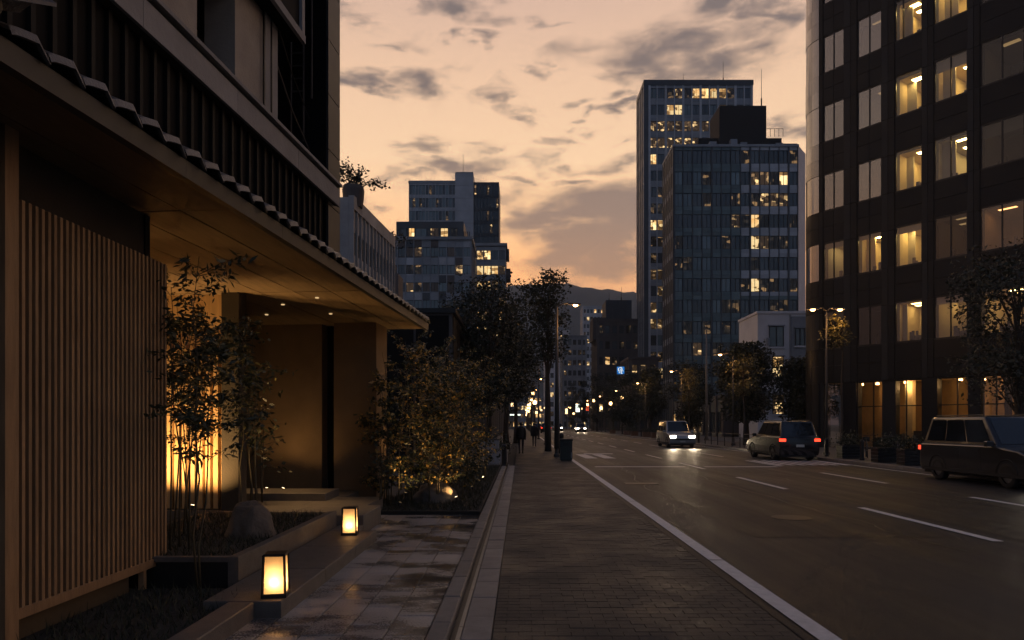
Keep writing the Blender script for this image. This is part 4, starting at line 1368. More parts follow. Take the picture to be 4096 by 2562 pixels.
levels = [4.12] + [r + WH / 2 - 0.0 for r in ROWS] + [TOP]
for c in range(1, NB + 2):
    a = bay_x(c - 1) + bay_w(c - 1) if c > 1 else 0.76
    b = bay_x(c) if c <= NB else XEND
    z = 4.14
    while z < TOP - 0.2:
        zt = min(z + 2.15, TOP)
        if c > 1:
            panel(a, (a + b) / 2, z, zt, 'stone_panel_light', 0.03)
            panel((a + b) / 2, b, z, zt, 'stone_panel', 0.03)
        else:
            panel(a, b, z, zt, 'stone_panel', 0.03)
        z = zt
for c in range(1, NB + 1):
    zs = [4.12] + [z for r in ROWS for z in (r, r + WH)] + [TOP]
    for i in range(0, len(zs), 2):
        h = (zs[i + 1] - zs[i]) / 2
        for q in range(2):
            x = bay_x(c); WW = bay_w(c)
            if c <= 2:
                panel(x, x + WW / 2, zs[i] + q * h, zs[i] + (q + 1) * h, 'stone_panel')
                panel(x + WW / 2, x + WW, zs[i] + q * h, zs[i] + (q + 1) * h, 'stone_panel')
            else:
                panel(x, x + WW, zs[i] + q * h, zs[i] + (q + 1) * h, 'stone_panel')

# what each window shows, from the bottom row upwards
LIT = {(0, 1): 'dark', (0, 2): 'dark', (0, 3): 'mid', (0, 4): 'desk', (0, 5): 'mid', (0, 6): 'low',
       (1, 1): 'mid', (1, 2): 'bright', (1, 3): 'bright', (1, 4): 'low', (1, 5): 'brown', (1, 6): 'low',
       (2, 1): 'blind', (2, 2): 'blind', (2, 3): 'bright', (2, 4): 'bright2', (2, 5): 'dim', (2, 6): 'dark',
       (3, 1): 'blind', (3, 2): 'low', (3, 3): 'bright', (3, 4): 'bright2', (3, 5): 'dim', (3, 6): 'dark',
       (4, 1): 'blind', (4, 2): 'low', (4, 3): 'bright', (4, 4): 'bright', (4, 5): 'dark', (4, 6): 'dark',
       (5, 1): 'blind', (5, 2): 'blind', (5, 3): 'bright', (5, 4): 'mid', (5, 5): 'dark', (5, 6): 'dark'}
BAYM = {}
for c in range(1, NB + 1):
    WW = bay_w(c)
    fr = MB()
    for (x0, x1, z0, z1) in ((0, WW, 0, .06), (0, WW, WH - .06, WH), (0, .05, .061, WH - .061), (WW - .05, WW, .061, WH - .061)):
        fr.box(x0, x1, 0.012, 0.10, z0, z1)
    ph = MB().quad((0.052, .06, .062), (WW / 2 - .01, .06, .062), (WW / 2 - .01, .06, WH - .062), (0.052, .06, WH - .062))
    BAYM[c] = (fr.mesh('frame', 'frame_dark'), {m: ph.mesh('pane', m) for m in ('clear_pane', 'dark_pane', 'dim_pane')},
               MB().box(-.02, WW + .02, -0.035, 0.010, -0.045, 0.0).mesh('sill', 'frame_dark'))
mul_me = MB().box(-.03, .03, 0.016, 0.096, .062, WH - .062).mesh('mullion', 'frame_dark')


def room(win, w, h, d, wallm, backm, light, nl, part=None, furn=True, seed=0):
    r = random.Random(seed)
    y0 = 0.56
    d = d * r.uniform(.8, 1.35)
    wallm = r.choice([wallm, wallm, wallm, 'room_wall_pale']) if wallm == 'room_wall' else wallm
    m = MB()
    m.quad((0, y0, 0), (0, y0 + d, 0), (0, y0 + d, h), (0, y0, h))
    m.quad((w, y0 + d, 0), (w, y0, 0), (w, y0, h), (w, y0 + d, h))
    m.quad((0, y0 + d, 0), (w, y0 + d, 0), (w, y0 + d, h), (0, y0 + d, h), 1)
    m.quad((0, y0, h), (0, y0 + d, h), (w, y0 + d, h), (w, y0, h))
    m.quad((w, y0, 0), (w, y0 + d, 0), (0, y0 + d, 0), (0, y0, 0), 2)
    m.build('room', [wallm, backm, 'room_dark'], win, (0, 0, 0))
    for i in range(nl):
        yy = y0 + 0.5 + i * (d - 0.8) / max(1, nl)
        xa, lw_, ld = r.uniform(.12, .5), r.uniform(.3, .5), r.uniform(.16, .42)
        MB().quad((w * xa, yy + ld, h - .012), (w * (xa + lw_), yy + ld, h - .012), (w * (xa + lw_), yy, h - .012), (w * xa, yy, h - .012)).build('ceiling_light', light, win)
    if part:
        a, b, yy, pm = part
        b += r.uniform(-.12, .14); yy += r.uniform(-.1, .8)
        MB().box(w * a, w * b, yy, yy + .08, 0.005, h - .02).build('partition', pm, win)
    if r.random() < .55:
        dz_ = h * r.uniform(.08, .34)
        MB().quad((w * .02, .30, h - dz_), (w * .98, .30, h - dz_), (w * .98, .30, h - .01), (w * .02, .30, h - .01)).build('roller_blind', 'blind_cloth', win)
    if furn:
        f = MB()
        f.box(w * r.uniform(.1, .45), w * .97, y0 + .6, y0 + .95, 0.005, r.uniform(.2, .5))
        for q in range(r.randint(2, 6)):
            x = w * r.uniform(.2, .85); hh = r.uniform(.08, .45)
            f.box(x, x + r.uniform(.06, .18), y0 + .45 + q * .02, y0 + .58 + q * .02, .2, .3 + hh)
        f.build('desk', 'desk_stuff', win)


for (r, c), st in LIT.items():
    WW = bay_w(c)
    frame_me, pane_me, sill_me = BAYM[c]
    w = MB().box(0.0, WW, 0.101, 0.20, -.03, 0.0).build('window', 'frame_dark', office, (bay_x(c), 0, ROWS[r] + .001))
    link('frame', frame_me, w)
    single = st in ('bright', 'mid') and c >= 3
    if not single or r == 4:
        link('mullion', mul_me, w, (WW * (0.5 if c != 3 else .3), 0, 0))
    glass = 'clear_pane' if st in ('bright', 'bright2', 'mid', 'desk', 'brown') else ('dark_pane' if c <= 2 and r >= 2 else 'dim_pane')
    link('pane', pane_me[glass], w)
    link('pane', pane_me[glass], w, (WW / 2 - .042, 0, 0))
    link('sill', sill_me, w)
    sd = r * 17 + c
    if st == 'bright':
        room(w, WW, WH - .02, 2.6, 'room_wall', 'room_wall', 'room_light', 2, (0.0, .28, .75, 'room_wall_pale') if c > 2 else (0, .42, .9, 'room_wall'), True, sd)
    elif st == 'bright2':
        room(w, WW, WH - .02, 4.2, 'room_wall', 'room_dark', 'room_light', 3, (0.0, .36, .85, 'room_wall_pale'), True, sd)
    elif st == 'mid':
        room(w, WW, WH - .02, 2.6, 'room_wall', 'room_wall', 'room_light_mid', 2, (0.0, .22, .8, 'room_wall_pale') if c == 3 else None, True, sd)
    elif st == 'desk':
        room(w, WW, WH - .02, 4.0, 'room_wall', 'room_dark', 'room_light_mid', 2, (.28, .62, 2.0, 'room_wall'), True, sd)
    elif st == 'low':
        room(w, WW, WH - .02, 3.5, 'room_wall_pale', 'room_dark', 'room_light_low', 2, (.5, .95, 1.6, 'room_wall_pale'), True, sd)
    elif st == 'brown':
        room(w, WW, WH - .02, 2.6, 'room_wall', 'room_wall', 'room_light_brown', 1, None, True, sd)
    elif st == 'dim':
        room(w, WW, WH - .02, 2.6, 'room_wall', 'room_dark', 'room_light_low', 1, None, True, sd)
    elif st == 'blind':
        MB().box(0, WW, 0.56, 0.60, 0, WH).build('blind', 'blind', w)
    else:
        room(w, WW, WH - .02, 3.0, 'room_dark', 'room_dark', 'core_dark', 1, None, True, sd)

# rounded corner: bent stone bands and bent glass
RC, XC = 1.6, 0.75
NSEG = 6


def arc_piece(f0, f1, r0, r1, z0, z1):
    m = MB()
    n = 3
    v = []
    for i in range(n + 1):
        f = f0 + (f1 - f0) * i / n
        for rr in (r1, r0):
            v += [(XC - rr * sin(f), RC - rr * cos(f), z0), (XC - rr * sin(f), RC - rr * cos(f), z1)]
    fs = []
    for i in range(n):
        a, b = i * 4, (i + 1) * 4
        fs += [(b, a, a + 1, b + 1), (a + 2, b + 2, b + 3, a + 3), (a + 1, a + 3, b + 3, b + 1), (a, b, b + 2, a + 2)]
    fs += [(0, 2, 3, 1), (n * 4, n * 4 + 1, n * 4 + 3, n * 4 + 2)]
    return m.add(v, fs)


mat('corner_glass', (0.30, 0.30, 0.31), 0.10, metal=0.75, var=0.1, rand=0.25, spec=0.9)
arc_piece(0, radians(125), 0.3, RC - .06, 0.12, TOP).build('corner_core', 'core_dark', office)
for s in range(NSEG):
    f0, f1 = radians(118) * s / NSEG + .006, radians(118) * (s + 1) / NSEG - .006
    for i in range(len(ROWS)):
        zb = ROWS[i]
        prev = (ROWS[i - 1] + WH) if i else 4.14
        h = (zb - prev) / 2
        for q in range(2):
            arc_piece(f0, f1, RC - .055, RC + .012, prev + q * h + .008, prev + (q + 1) * h - .008).build('corner_panel', 'stone_panel' if i < 3 else 'corner_glass', office)
        arc_piece(f0, f1, RC - .055, RC - (.01 if i >= 3 else .0), zb + .02, zb + WH - .02).build('corner_pane', 'corner_glass' if i >= 1 and s % 3 != 2 or i > 2 else 'stone_panel_light', office)
    arc_piece(f0, f1, RC - .055, RC + .012, ROWS[-1] + WH + .01, TOP).build('corner_panel', 'corner_glass', office)
    arc_piece(f0, f1, RC - .055, RC + .012, 0.14, 4.12).build('corner_panel', 'stone_panel', office)

# ground floor: glazed lobby between dark piers
shop = MB()
for (a, b) in ((bay_x(1) + bay_w(1) - .05, bay_x(2) - .05), (6.86, 7.66), (11.3, 12.1), (XEND - .7, XEND)):
    MB().box(a, b, -0.06, 0.5, 0.12, 4.115).build('ground_pier', 'stone_panel', office)
MB().quad((0.8, .3, .12), (bay_x(1) + bay_w(1) - .06, .3, .12), (bay_x(1) + bay_w(1) - .06, .3, 4.1), (.8, .3, 4.1)).build('shop_pane', 'dark_pane', office)
for (a, b, k) in ((bay_x(2) - .05, 6.86, 4), (7.66, 11.3, 4), (12.1, XEND - .7, 2)):
    n = k
    for q in range(n):
        xa, xb = a + (b - a) * q / n, a + (b - a) * (q + 1) / n
        MB().quad((xa + .03, .2, .2), (xb - .03, .2, .2), (xb - .03, .2, 4.05), (xa + .03, .2, 4.05)).build('shop_pane', 'clear_pane', office)
        MB().box(xb - .029, xb + .029, .16, .24, .2, 4.05).build('shop_mullion', 'frame_dark', office)
    MB().box(a, b, .15, .25, 2.6, 2.66).build('shop_transom', 'frame_dark', office)
    MB().box(a, b, .15, .25, .12, .199).build('shop_sill', 'frame_dark', office)
    MB().box(a, b, .15, .25, 4.051, 4.119).build('shop_head', 'frame_dark', office)
lob = MB()
lob.box(0.9, XEND, 3.6, 3.7, 0.12, 4.2)
lob.build('lobby_wall', 'lobby_wall', office)
MB().box(0.9, XEND, .56, 3.6, 4.13, 4.2).build('lobby_ceiling', 'lobby_wall', office)
MB().box(0.9, XEND, .3, 3.6, .10, .13).build('lobby_floor', 'granite', office)
for (xa, xb, yy, m_) in ((5.35, 5.75, 1.3, 'room_wall'), (6.2, 6.6, 2.2, 'lobby_wall'), (4.3, 4.5, 1.8, 'lobby_wall'), (8.6, 9.1, 1.5, 'room_wall'), (3.3, 3.9, 2.4, 'lobby_wall'), (9.9, 10.3, 2.0, 'lobby_wall'), (10.4, 10.6, 1.2, 'core_dark')):
    MB().box(xa, xb, yy, yy + .4, .131, 4.129).build('lobby_column', m_, office)
for (xa, hh, yy) in ((4.8, 1.0, 1.0), (3.7, .8, .9), (5.9, 1.2, 1.1), (8.0, 1.4, 1.2), (9.3, 1.7, 1.1), (10.9, 1.0, 1.0)):
    MB().box(xa, xa + .5, yy, yy + .5, .131, hh).build('lobby_counter', 'desk_stuff', office)
for (xa, yy, pw) in ((3.0, .9, 16), (3.9, 1.0, 16), (5.55, .95, 46), (6.4, 1.3, 24), (8.4, 1.0, 34), (9.4, 1.3, 16), (11.0, 1.0, 12), (13, 1.2, 12)):
    MB().lathe([(0.10, 3.95), (0.08, 4.06), (0.0, 4.06)], 12, xa, yy).build('pendant_lamp', 'lamp_amber', office)
    lamp('pendant_light', 'POINT', (xa, yy, 3.75), pw, (1.0, 0.58, 0.22), office, size=0.08)

# ------------------------------------------------------------------ far blocks: facades laid out as piers, spandrels and windows
mat('tower_dark', (0.055, 0.066, 0.076), 0.5, var=0.25, scale=0.5, rand=0.12)
mat('tower_grey', (0.25, 0.28, 0.31), 0.6, var=0.3, scale=0.4, rand=0.18)
mat('tower_steel', (0.42, 0.45, 0.48), 0.5, var=0.3, scale=0.4, rand=0.15)
mat('tower_teal', (0.115, 0.165, 0.17), 0.3, var=0.25, scale=0.5, rand=0.25)
mat('tower_white', (0.62, 0.64, 0.67), 0.75, var=0.2, scale=0.4, rand=0.06)
mat('tower_brown', (0.10, 0.088, 0.082), 0.75, var=0.3, scale=0.4, rand=0.12)
mat('far_glass', (0.075, 0.088, 0.094), 0.09, var=0.2, scale=0.3, rand=0.35, spec=0.8)
mat('far_glass_pale', (0.18, 0.24, 0.255), 0.12, var=0.25, scale=0.5, rand=0.3, spec=0.7)
mat('far_glass_brown', (0.14, 0.095, 0.065), 0.2, var=0.25, scale=0.5, rand=0.3)
office_mat('lit_office', (1.0, 0.74, 0.36), (0.75, 0.40, 0.13), 1.25, (1.1, 1.6), 0.18)
office_mat('lit_partly', (1.0, 0.66, 0.28), (0.22, 0.13, 0.06), 1.1, (1.5, 2.2), 0.62)
office_mat('lit_faint', (0.45, 0.26, 0.11), (0.06, 0.045, 0.03), 0.5, (1.2, 1.8), 0.6)
WIN_CACHE = {}


def win_mesh(ww, wh, div, glass, frm):
    k = (round(ww, 3), round(wh, 3), div, glass, frm)
    if k not in WIN_CACHE:
        m = MB()
        f = 0.05
        m.box(-ww / 2, ww / 2, 0.0, 0.12, 0, f, 0)
        m.box(-ww / 2, ww / 2, 0.0, 0.12, wh - f, wh, 0)
        m.box(-ww / 2, -ww / 2 + f, 0.0, 0.12, f, wh - f, 0)
        m.box(ww / 2 - f, ww / 2, 0.0, 0.12, f, wh - f, 0)
        for q in range(1, div):
            x = -ww / 2 + ww * q / div
            m.box(x - .03, x + .03, 0.01, 0.12, f, wh - f, 0)
        m.quad((-ww / 2 + f, .09, f), (ww / 2 - f, .09, f), (ww / 2 - f, .09, wh - f), (-ww / 2 + f, .09, wh - f), 1)
        WIN_CACHE[k] = m.mesh('window', [frm, glass])
    return WIN_CACHE[k]


PIECE = {}


def piece(key, build, name, m):
    k = (key, m)
    if k not in PIECE:
        PIECE[k] = build().mesh(name, m)
    return PIECE[k]


def facade(parent, ox, oy, rz, W, z0, floors, fh, cols, wh, sill, pier_w, pick, pier_m, span_m, frm='frame_dark', div=2, pier_proud=0.12, big=0, first=0):
    """rows of windows between piers and spandrels, outward face along local -y; pick(c, r) gives the glass"""
    c_, s_ = cos(rz), sin(rz)

    def P(x, y, z):
        return (ox + x * c_ - y * s_, oy + x * s_ + y * c_, z)
    bw = W / cols
    ww = bw - pier_w
    H = floors * fh
    for c in range(cols + 1):
        pw = pier_w * (2.2 if big and c % big == 0 else 1)
        me = piece(('pier', round(pw, 3), round(H, 2), pier_proud), lambda: MB().box(-pw / 2, pw / 2, -pier_proud, 0.2, 0, H), 'pier', pier_m)
        link('pier', me, parent, P(min(max(c * bw, pw / 2), W - pw / 2), 0, z0), rz)
    for r in range(first, floors):
        for c in range(cols):
            g = pick(c, r)
            if g is None:
                continue
            xc = (c + .5) * bw
            wo_ = link('window', win_mesh(ww, wh, div, g, frm), parent, P(xc, 0.03, z0 + r * fh + sill), rz)
            wo_.rotation_euler = (random.uniform(-.012, .012), 0, rz + random.uniform(-.012, .012))
            h1, h2 = sill, fh - sill - wh
            sm = span_m(c, r) if callable(span_m) else span_m
            if h1 > 0.02:
                link('spandrel', piece(('sp', round(ww, 3), round(h1, 3)), lambda: MB().box(-ww / 2, ww / 2, 0.0, .2, .006, h1 - .006), 'spandrel', sm), parent, P(xc, 0, z0 + r * fh), rz)
            if h2 > 0.02:
                link('spandrel', piece(('sp', round(ww, 3), round(h2, 3)), lambda: MB().box(-ww / 2, ww / 2, 0.0, .2, .006, h2 - .006), 'spandrel', sm), parent, P(xc, 0, z0 + r * fh + sill + wh), rz)


def chooser(seed, table, special=None):
    r = random.Random(seed)
    memo = {}

    def f(c, rr):
        if special and (c, rr) in special:
            return special[(c, rr)]
        if (c, rr) not in memo:
            u, acc = r.random(), 0
            for g_, p in table:
                acc += p
                if u < acc:
                    memo[(c, rr)] = g_
                    break
            else:
                memo[(c, rr)] = table[-1][0]
        return memo[(c, rr)]
    return f


def antenna(label, loc, h, cat='antenna', group='roof antennas'):
    return tag(MB().lathe([(0.12, 0), (0.12, h * .3), (0.05, h * .32), (0.03, h), (0, h)], 8).build('antenna', 'black_metal', None, loc), label, cat, group)


# tall tower
T1 = thing('office_tower', 'tallest grey office tower with rows of small lit windows', 'tower', (26.2, 145, 0))
MB().box(0.0, 23.1, .2, 9, 0, 74.4).build('body', 'tower_dark', T1)
sp1 = {}
for c in range(5, 9):
    sp1[(c, 20)] = 'lit_office'
for c in (2, 3):
    sp1[(c, 19)] = 'lit_office'
for c in (0, 1):
    sp1[(c, 12)] = 'lit_office'; sp1[(c, 3)] = 'lit_office'; sp1[(c, 6)] = 'lit_partly'; sp1[(c, 9)] = 'lit_partly'
for c in range(1, 9):
    sp1[(c, 18)] = 'lit_partly'
    sp1[(c, 17)] = 'lit_partly'
f1 = chooser(3, [('far_glass', .5), ('lit_faint', .26), ('lit_partly', .12), ('lit_office', .02), ('far_glass_pale', .10)], sp1)
facade(T1, 0.9, 0, 0, 22.2, 0, 21, 3.5, 12, 2.15, 0.75, 0.22, f1, 'tower_steel', 'tower_grey', big=2, first=2)
MB().box(-0.02, .9, -.16, .2, 0, 74.4).build('corner_fin', 'tower_dark', T1)
MB().box(-.1, 23.2, -.2, 9.1, 73.5, 74.6).build('parapet', 'tower_dark', T1)
facade(T1, 0, 9, -pi / 2, 9.0, 0, 21, 3.5, 4, 2.4, 0.5, 0.3, lambda c, r: 'far_glass', 'tower_steel', 'tower_grey', first=6, div=1)
antenna('mast on the roof of the tallest tower', (43.6, 147, 74.6), 5.0)
antenna('short rod on the roof of the tallest tower', (35.0, 147, 74.6), 2.4)
# glass block before it
T2 = thing('glass_tower', 'teal glass office block before the tallest tower', 'tower', (24.6, 110, 0))
MB().box(0.02, 20.1, .2, 8.0, 0, 46.2).build('body', 'tower_dark', T2)
sp2 = {(8, 8): 'lit_office', (9, 8): 'lit_partly', (10, 10): 'lit_partly', (8, 11): 'lit_partly', (9, 11): 'lit_partly', (11, 11): 'lit_office', (9, 10): 'lit_partly', (11, 10): 'lit_partly',
       (8, 9): 'lit_office', (9, 9): 'lit_faint', (9, 7): 'far_glass', (8, 6): 'lit_office', (8, 4): 'lit_office', (9, 6): 'lit_faint', (10, 6): 'lit_faint', (3, 10): 'lit_faint', (3, 11): 'lit_faint', (6, 9): 'lit_partly'}
for c in range(7, 13):
    for r in range(13):
        sp2.setdefault((c, r), 'far_glass' if (r * 5 + c // 2) % 3 else 'lit_faint')
f2 = chooser(8, [('far_glass', .52), ('lit_faint', .22), ('far_glass_pale', .25), ('lit_partly', .01)], sp2)
facade(T2, 0, 0, 0, 20.1, 1.6, 13, 3.44, 13, 2.15, 0.65, 0.13, f2, 'tower_dark', lambda c, r: 'tower_teal' if c < 7 or r == 5 else 'tower_steel', big=4, first=0)
facade(T2, 0, 8, -pi / 2, 8.0, 1.6, 13, 3.44, 5, 2.4, 0.5, 0.16, chooser(9, [('far_glass', .8), ('lit_faint', .2)]), 'tower_dark', 'tower_grey', first=2)
MB().box(-.12, 20.2, -.18, 8.1, 46.21, 46.6).build('parapet', 'tower_grey', T2)
MB().prism([(20.11, -.1), (22.6, 3.2), (22.6, 8), (20.11, 8)], 0, 46.4).build('flank_wall', 'tower_white', T2)
MB().box(8.0, 15.7, 2, 7.5, 46.61, 53.8).build('plant_room', 'core_dark', T2)
MB().box(4.8, 18.6, 3, 7.8, 46.62, 48.9).build('plant_screen', 'core_dark', T2)
MB().box(18.61, 21.2, 3, 7.6, 46.62, 48.0).build('plant_screen', 'core_dark', T2)
for q in range(5):
    MB().tube([(15.8 + q * .7, 2.4, 48.9), (15.8 + q * .7, 2.4, 50.2)], .04, 5).build('rail_post', 'black_metal', T2)
MB().tube([(15.8, 2.4, 50.2), (18.6, 2.4, 50.2)], .04, 5).build('roof_rail', 'black_metal', T2)
for (xa, za) in ((6.2, 47.6), (9.6, 48.0), (11.2, 47.5), (17, 47.4)):
    MB().box(xa, xa + 1.1, 1.2, 2.0, 46.61, za).build('roof_unit', 'tower_grey', T2)
antenna('thin mast on the plant room of the glass block', (40.2, 114, 53.8), 7.0)
# white house in front
Wb = thing('white_house', 'small white rendered house with a lit lower window before the glass block', 'house', (24.3, 70, 0))
MB().box(0, 5.6, 0, 6, 0.1, 12.9).build('wall', 'tower_white', Wb)
MB().box(-.1, 5.7, -.1, 6.1, 12.901, 13.15).build('parapet', 'tower_white', Wb)
MB().box(3.4, 5.62, -.08, -.002, 2, 12.6).build('wall_patch', 'tower_grey', Wb)
for (x, z, w, h, gl) in ((1.9, 9.5, 1.5, 2.1, 'far_glass_pale'), (2.05, 6.4, 1.2, 2.1, 'lit_office'), (4.3, 9.6, 1.0, 1.8, 'far_glass'), (.6, 3.0, 1.2, 2, 'far_glass'), (2.1, 2.6, 1.2, 2, 'lit_partly')):
    o = link('window', win_mesh(w, h, 2, gl, 'frame_dark'), Wb, (x, -.1 if x < 3.4 else -.19, z))
    MB().box(-w / 2 - .12, w / 2 + .12, -.06, .1, -.16, -.002).build('sill', 'tower_white', o)
    MB().box(-w / 2 - .12, w / 2 + .12, -.05, .1, h + .002, h + .14).build('lintel', 'tower_grey', o)
MB().box(.9, 1.15, -.3, -.001, 9.6, 10.4).build('air_unit', 'tower_grey', Wb)
MB().tube([(3.3, -.06, .2), (3.3, -.06, 12.8)], .05, 6).build('drain_pipe', 'tower_grey', Wb)

# left side: concrete block beyond the canopy
AN = math.atan(0.087)
Nb = thing('concrete_block', 'grey concrete block with a long window band past the tiled eave', 'building', (-9.9, 40, 0), -AN)
MB().box(-6, -.2, .2, 9.0, 0, 13.9).build('body', 'concrete_pale', Nb)
def nwin(c, r):
    return None if r == 0 else ('far_glass', 'far_glass_pale', 'far_glass', 'lit_faint', 'blindish')[(c * 3 + 1) % 4]
facade(Nb, 0, 0, pi / 2, 9.0, 7.0, 2, 3.6, 12, 1.35, 1.0, 0.12, lambda c, r: ('far_glass' if c % 3 else 'far_glass_pale') if r else 'far_glass', 'concrete_pale', 'concrete_pale', div=1)
for q in range(6):
    MB().box(-.2, .13, q * 1.5 + .008, (q + 1) * 1.5 - .008, 14.21, 15.0).build('parapet_panel', 'concrete_pale', Nb)
    MB().box(-.2, .06, q * 1.5 + .008, (q + 1) * 1.5 - .008, .1, 6.99).build('wall_panel', 'concrete_pale', Nb)
MB().box(-6, -.21, 0.0, .199, 0.1, 14.9).build('end_wall', 'concrete_pale', Nb)
link('window', win_mesh(.8, 2.2, 1, 'far_glass', 'frame_dark'), Nb, (-1.2, -.1, 11.2))
MB().box(-6, -.21, .2, 9, 13.91, 14.6).build('roof', 'concrete_pale', Nb)
rpb = thing('roof_planter', 'round barrel planter with a straggling plant on the concrete block roof', 'plant', (-10.05, 41.0, 14.6))
MB().lathe([(0.55, 0), (0.62, .5), (0.66, 1.0), (0.60, 1.25), (0.0, 1.25)], 16).build('barrel', 'tower_brown', rpb)
tw_ = MB()
P = []
for q in range(11):
    a = q * 2 * pi / 11; l = random.uniform(.7, 1.5)
    e = Vector((cos(a) * l * .9, sin(a) * l * .6, 1.3 + random.uniform(.2, 1.5)))
    if q in (0, 1):
        e = Vector((1.75, 0.1 * q, 1.25 + .35 * q))
    tw_.tube([(0, 0, 1.1), Vector((0, 0, 1.5)).lerp(e, .5), e], [.03, .02, .008], 5)
    for w in range(46):
        p = Vector((0, 0, 1.4)).lerp(e, random.uniform(.45, 1.1))
        P.append((p.x + random.gauss(0, .12), p.y + random.gauss(0, .12), p.z + random.gauss(0, .1)))
tw_.build('stems', 'bark', rpb)
V, F = leaf_quads(np.array(P), .24, .13)
link('foliage', np_mesh('foliage', V, F, 'leaf_far'), rpb)
wt2 = thing('water_tank', 'round tank with a bushy top behind the concrete block roof', 'tank', (-12.4, 62, 0))
MB().lathe([(1.0, 15), (1.0, 18.2), (.8, 18.5), (0, 18.6)], 16).build('tank', 'tower_brown', wt2)
MB().box(-1.5, 1.5, -1.2, 1.2, 0, 15).build('tank_base', 'tower_brown', wt2)
V, F = leaf_quads(rng.normal(size=(500, 3)) * np.array([.9, .6, .35]) + np.array([0, 0, 18.4]), .3, .18)
link('bush', np_mesh('bush', V, F, 'leaf_far'), wt2)

# mid block, patchwork of blue and brown glass
M1 = thing('patchwork_block', 'wide low block with patchwork of blue and brown panes, left of the street', 'building', (-25.0, 130, 0))
MB().box(0, 15.6, .2, 14, 0, 36.6).build('body', 'tower_dark', M1)
pk = chooser(21, [('far_glass', .34), ('far_glass_pale', .34), ('far_glass_brown', .16), ('lit_faint', .12), ('lit_partly', .04)])
facade(M1, 0, 0, 0, 15.6, 3.2, 10, 3.34, 10, 1.75, 0.2, 0.16, pk, 'tower_grey', chooser(23, [('tower_grey', .55), ('tower_dark', .15), ('tower_steel', .12), ('tower_brown', .18)]), first=3)
facade(M1, 15.6, 0, pi / 2, 10, 3.2, 10, 3.34, 4, 1.75, 0.2, 0.2, chooser(22, [('far_glass', .5), ('far_glass_brown', .5)]), 'tower_grey', 'tower_brown', first=3)
MB().box(-.3, 15.9, -.35, 14.2, 36.61, 37.2).build('roof_edge', 'tower_grey', M1)
MB().box(1.0, 14.0, 1.6, 12, 37.21, 40.6).build('penthouse', 'tower_dark', M1)
for (x, w, gl) in ((2.4, 1.2, 'far_glass'), (4.0, 1.1, 'lit_office'), (5.8, 2.2, 'far_glass_pale'), (8.4, 1.6, 'lit_partly'), (10.3, 1.4, 'lit_office'), (12.2, 1.2, 'lit_faint')):
    link('window', win_mesh(w, 1.9, 2, gl, 'frame_dark'), M1, (x, 1.44, 37.4))
for q in range(4):
    MB().box(14.1 + q * .35, 14.25 + q * .35, .6, .8, 37.21, 38.4).build('roof_rail', 'black_metal', M1)
# lit side wing
M3 = thing('side_wing', 'narrow block with lit windows between the patchwork block and the trees', 'building', (-9.9, 152, 0))
MB().box(0, 6.6, .2, 10, 0, 41.2).build('body', 'tower_dark', M3)
facade(M3, 0, 0, 0, 6.6, 3.6, 11, 3.4, 4, 2.0, .6, .18, chooser(31, [('lit_office', .38), ('far_glass', .3), ('lit_partly', .32)]), 'tower_grey', 'tower_grey', first=4)
MB().box(-.2, 6.9, -.3, 10, 41.21, 41.8).build('roof_edge', 'tower_grey', M3)
MB().box(6.61, 7.6, 1, 5, 34, 36.4).build('balcony', 'tower_brown', M3)
MB().box(6.61, 7.3, 1, 4, 38.6, 40.8).build('sign_frame', 'black_metal', M3)
# tower behind
M2 = thing('twin_tower', 'tall blue-grey tower with a concrete core between two glass wings', 'tower', (-29.5, 180, 0))
MB().box(0, 12.3, .2, 12, 0, 65.0).build('wing', 'tower_dark', M2)
pk2 = chooser(41, [('far_glass_pale', .62), ('far_glass', .3), ('lit_faint', .08)], {(1, 8): 'lit_partly', (1, 6): 'lit_office', (2, 6): 'lit_partly', (1, 3): 'lit_office', (8, 3): 'lit_faint'})
facade(M2, 0, 0, 0, 12.3, 31, 10, 3.4, 14, 2.5, .45, .12, pk2, 'tower_steel', 'tower_steel', frm='tower_dark', div=1)
for q in range(11):
    MB().box(12.31, 17.1, -1.2, 12, 31 + q * 3.3, 31 + (q + 1) * 3.3 - .05).build('core_panel', 'tower_steel', M2)
MB().box(12.4, 17.0, -1.1, 12, 0, 67.6).build('core', 'tower_grey', M2)
MB().box(17.11, 23.8, .2, 12, 0, 65.4).build('wing', 'tower_dark', M2)
facade(M2, 17.11, 0, 0, 6.7, 31, 10, 3.4, 8, 2.6, .4, .25, chooser(42, [('far_glass', .86), ('lit_partly', .14)]), 'tower_dark', 'tower_dark', div=1, pier_proud=.4)
MB().box(-.1, 12.3, -.15, 12, 65.01, 65.7).build('parapet', 'tower_grey', M2)
antenna('tall mast on the concrete core of the twin tower', (-15.5, 184, 67.3), 7.0)

# dark building past the garden, closing the left side
Gd = thing('garden_building', 'plain dark flat-roofed building behind the shrubs', 'building', (-10.5, 29, 0))
MB().box(0, 7.6, 0, 9, 0, 6.3).build('wall', 'tower_brown', Gd)
MB().box(-.1, 7.75, -.15, 9.1, 6.301, 6.5).build('roof_edge', 'black_metal', Gd)
for q in range(5):
    MB().box(7.601, 7.64, q * 1.8 + .05, q * 1.8 + 1.75, .1, 6.2).build('wall_panel', 'dark_board', Gd)
for q in range(5):
    MB().box(q * 1.5 + .05, q * 1.5 + 1.45, -.04, -.002, .1, 6.2).build('wall_panel', 'dark_board', Gd)

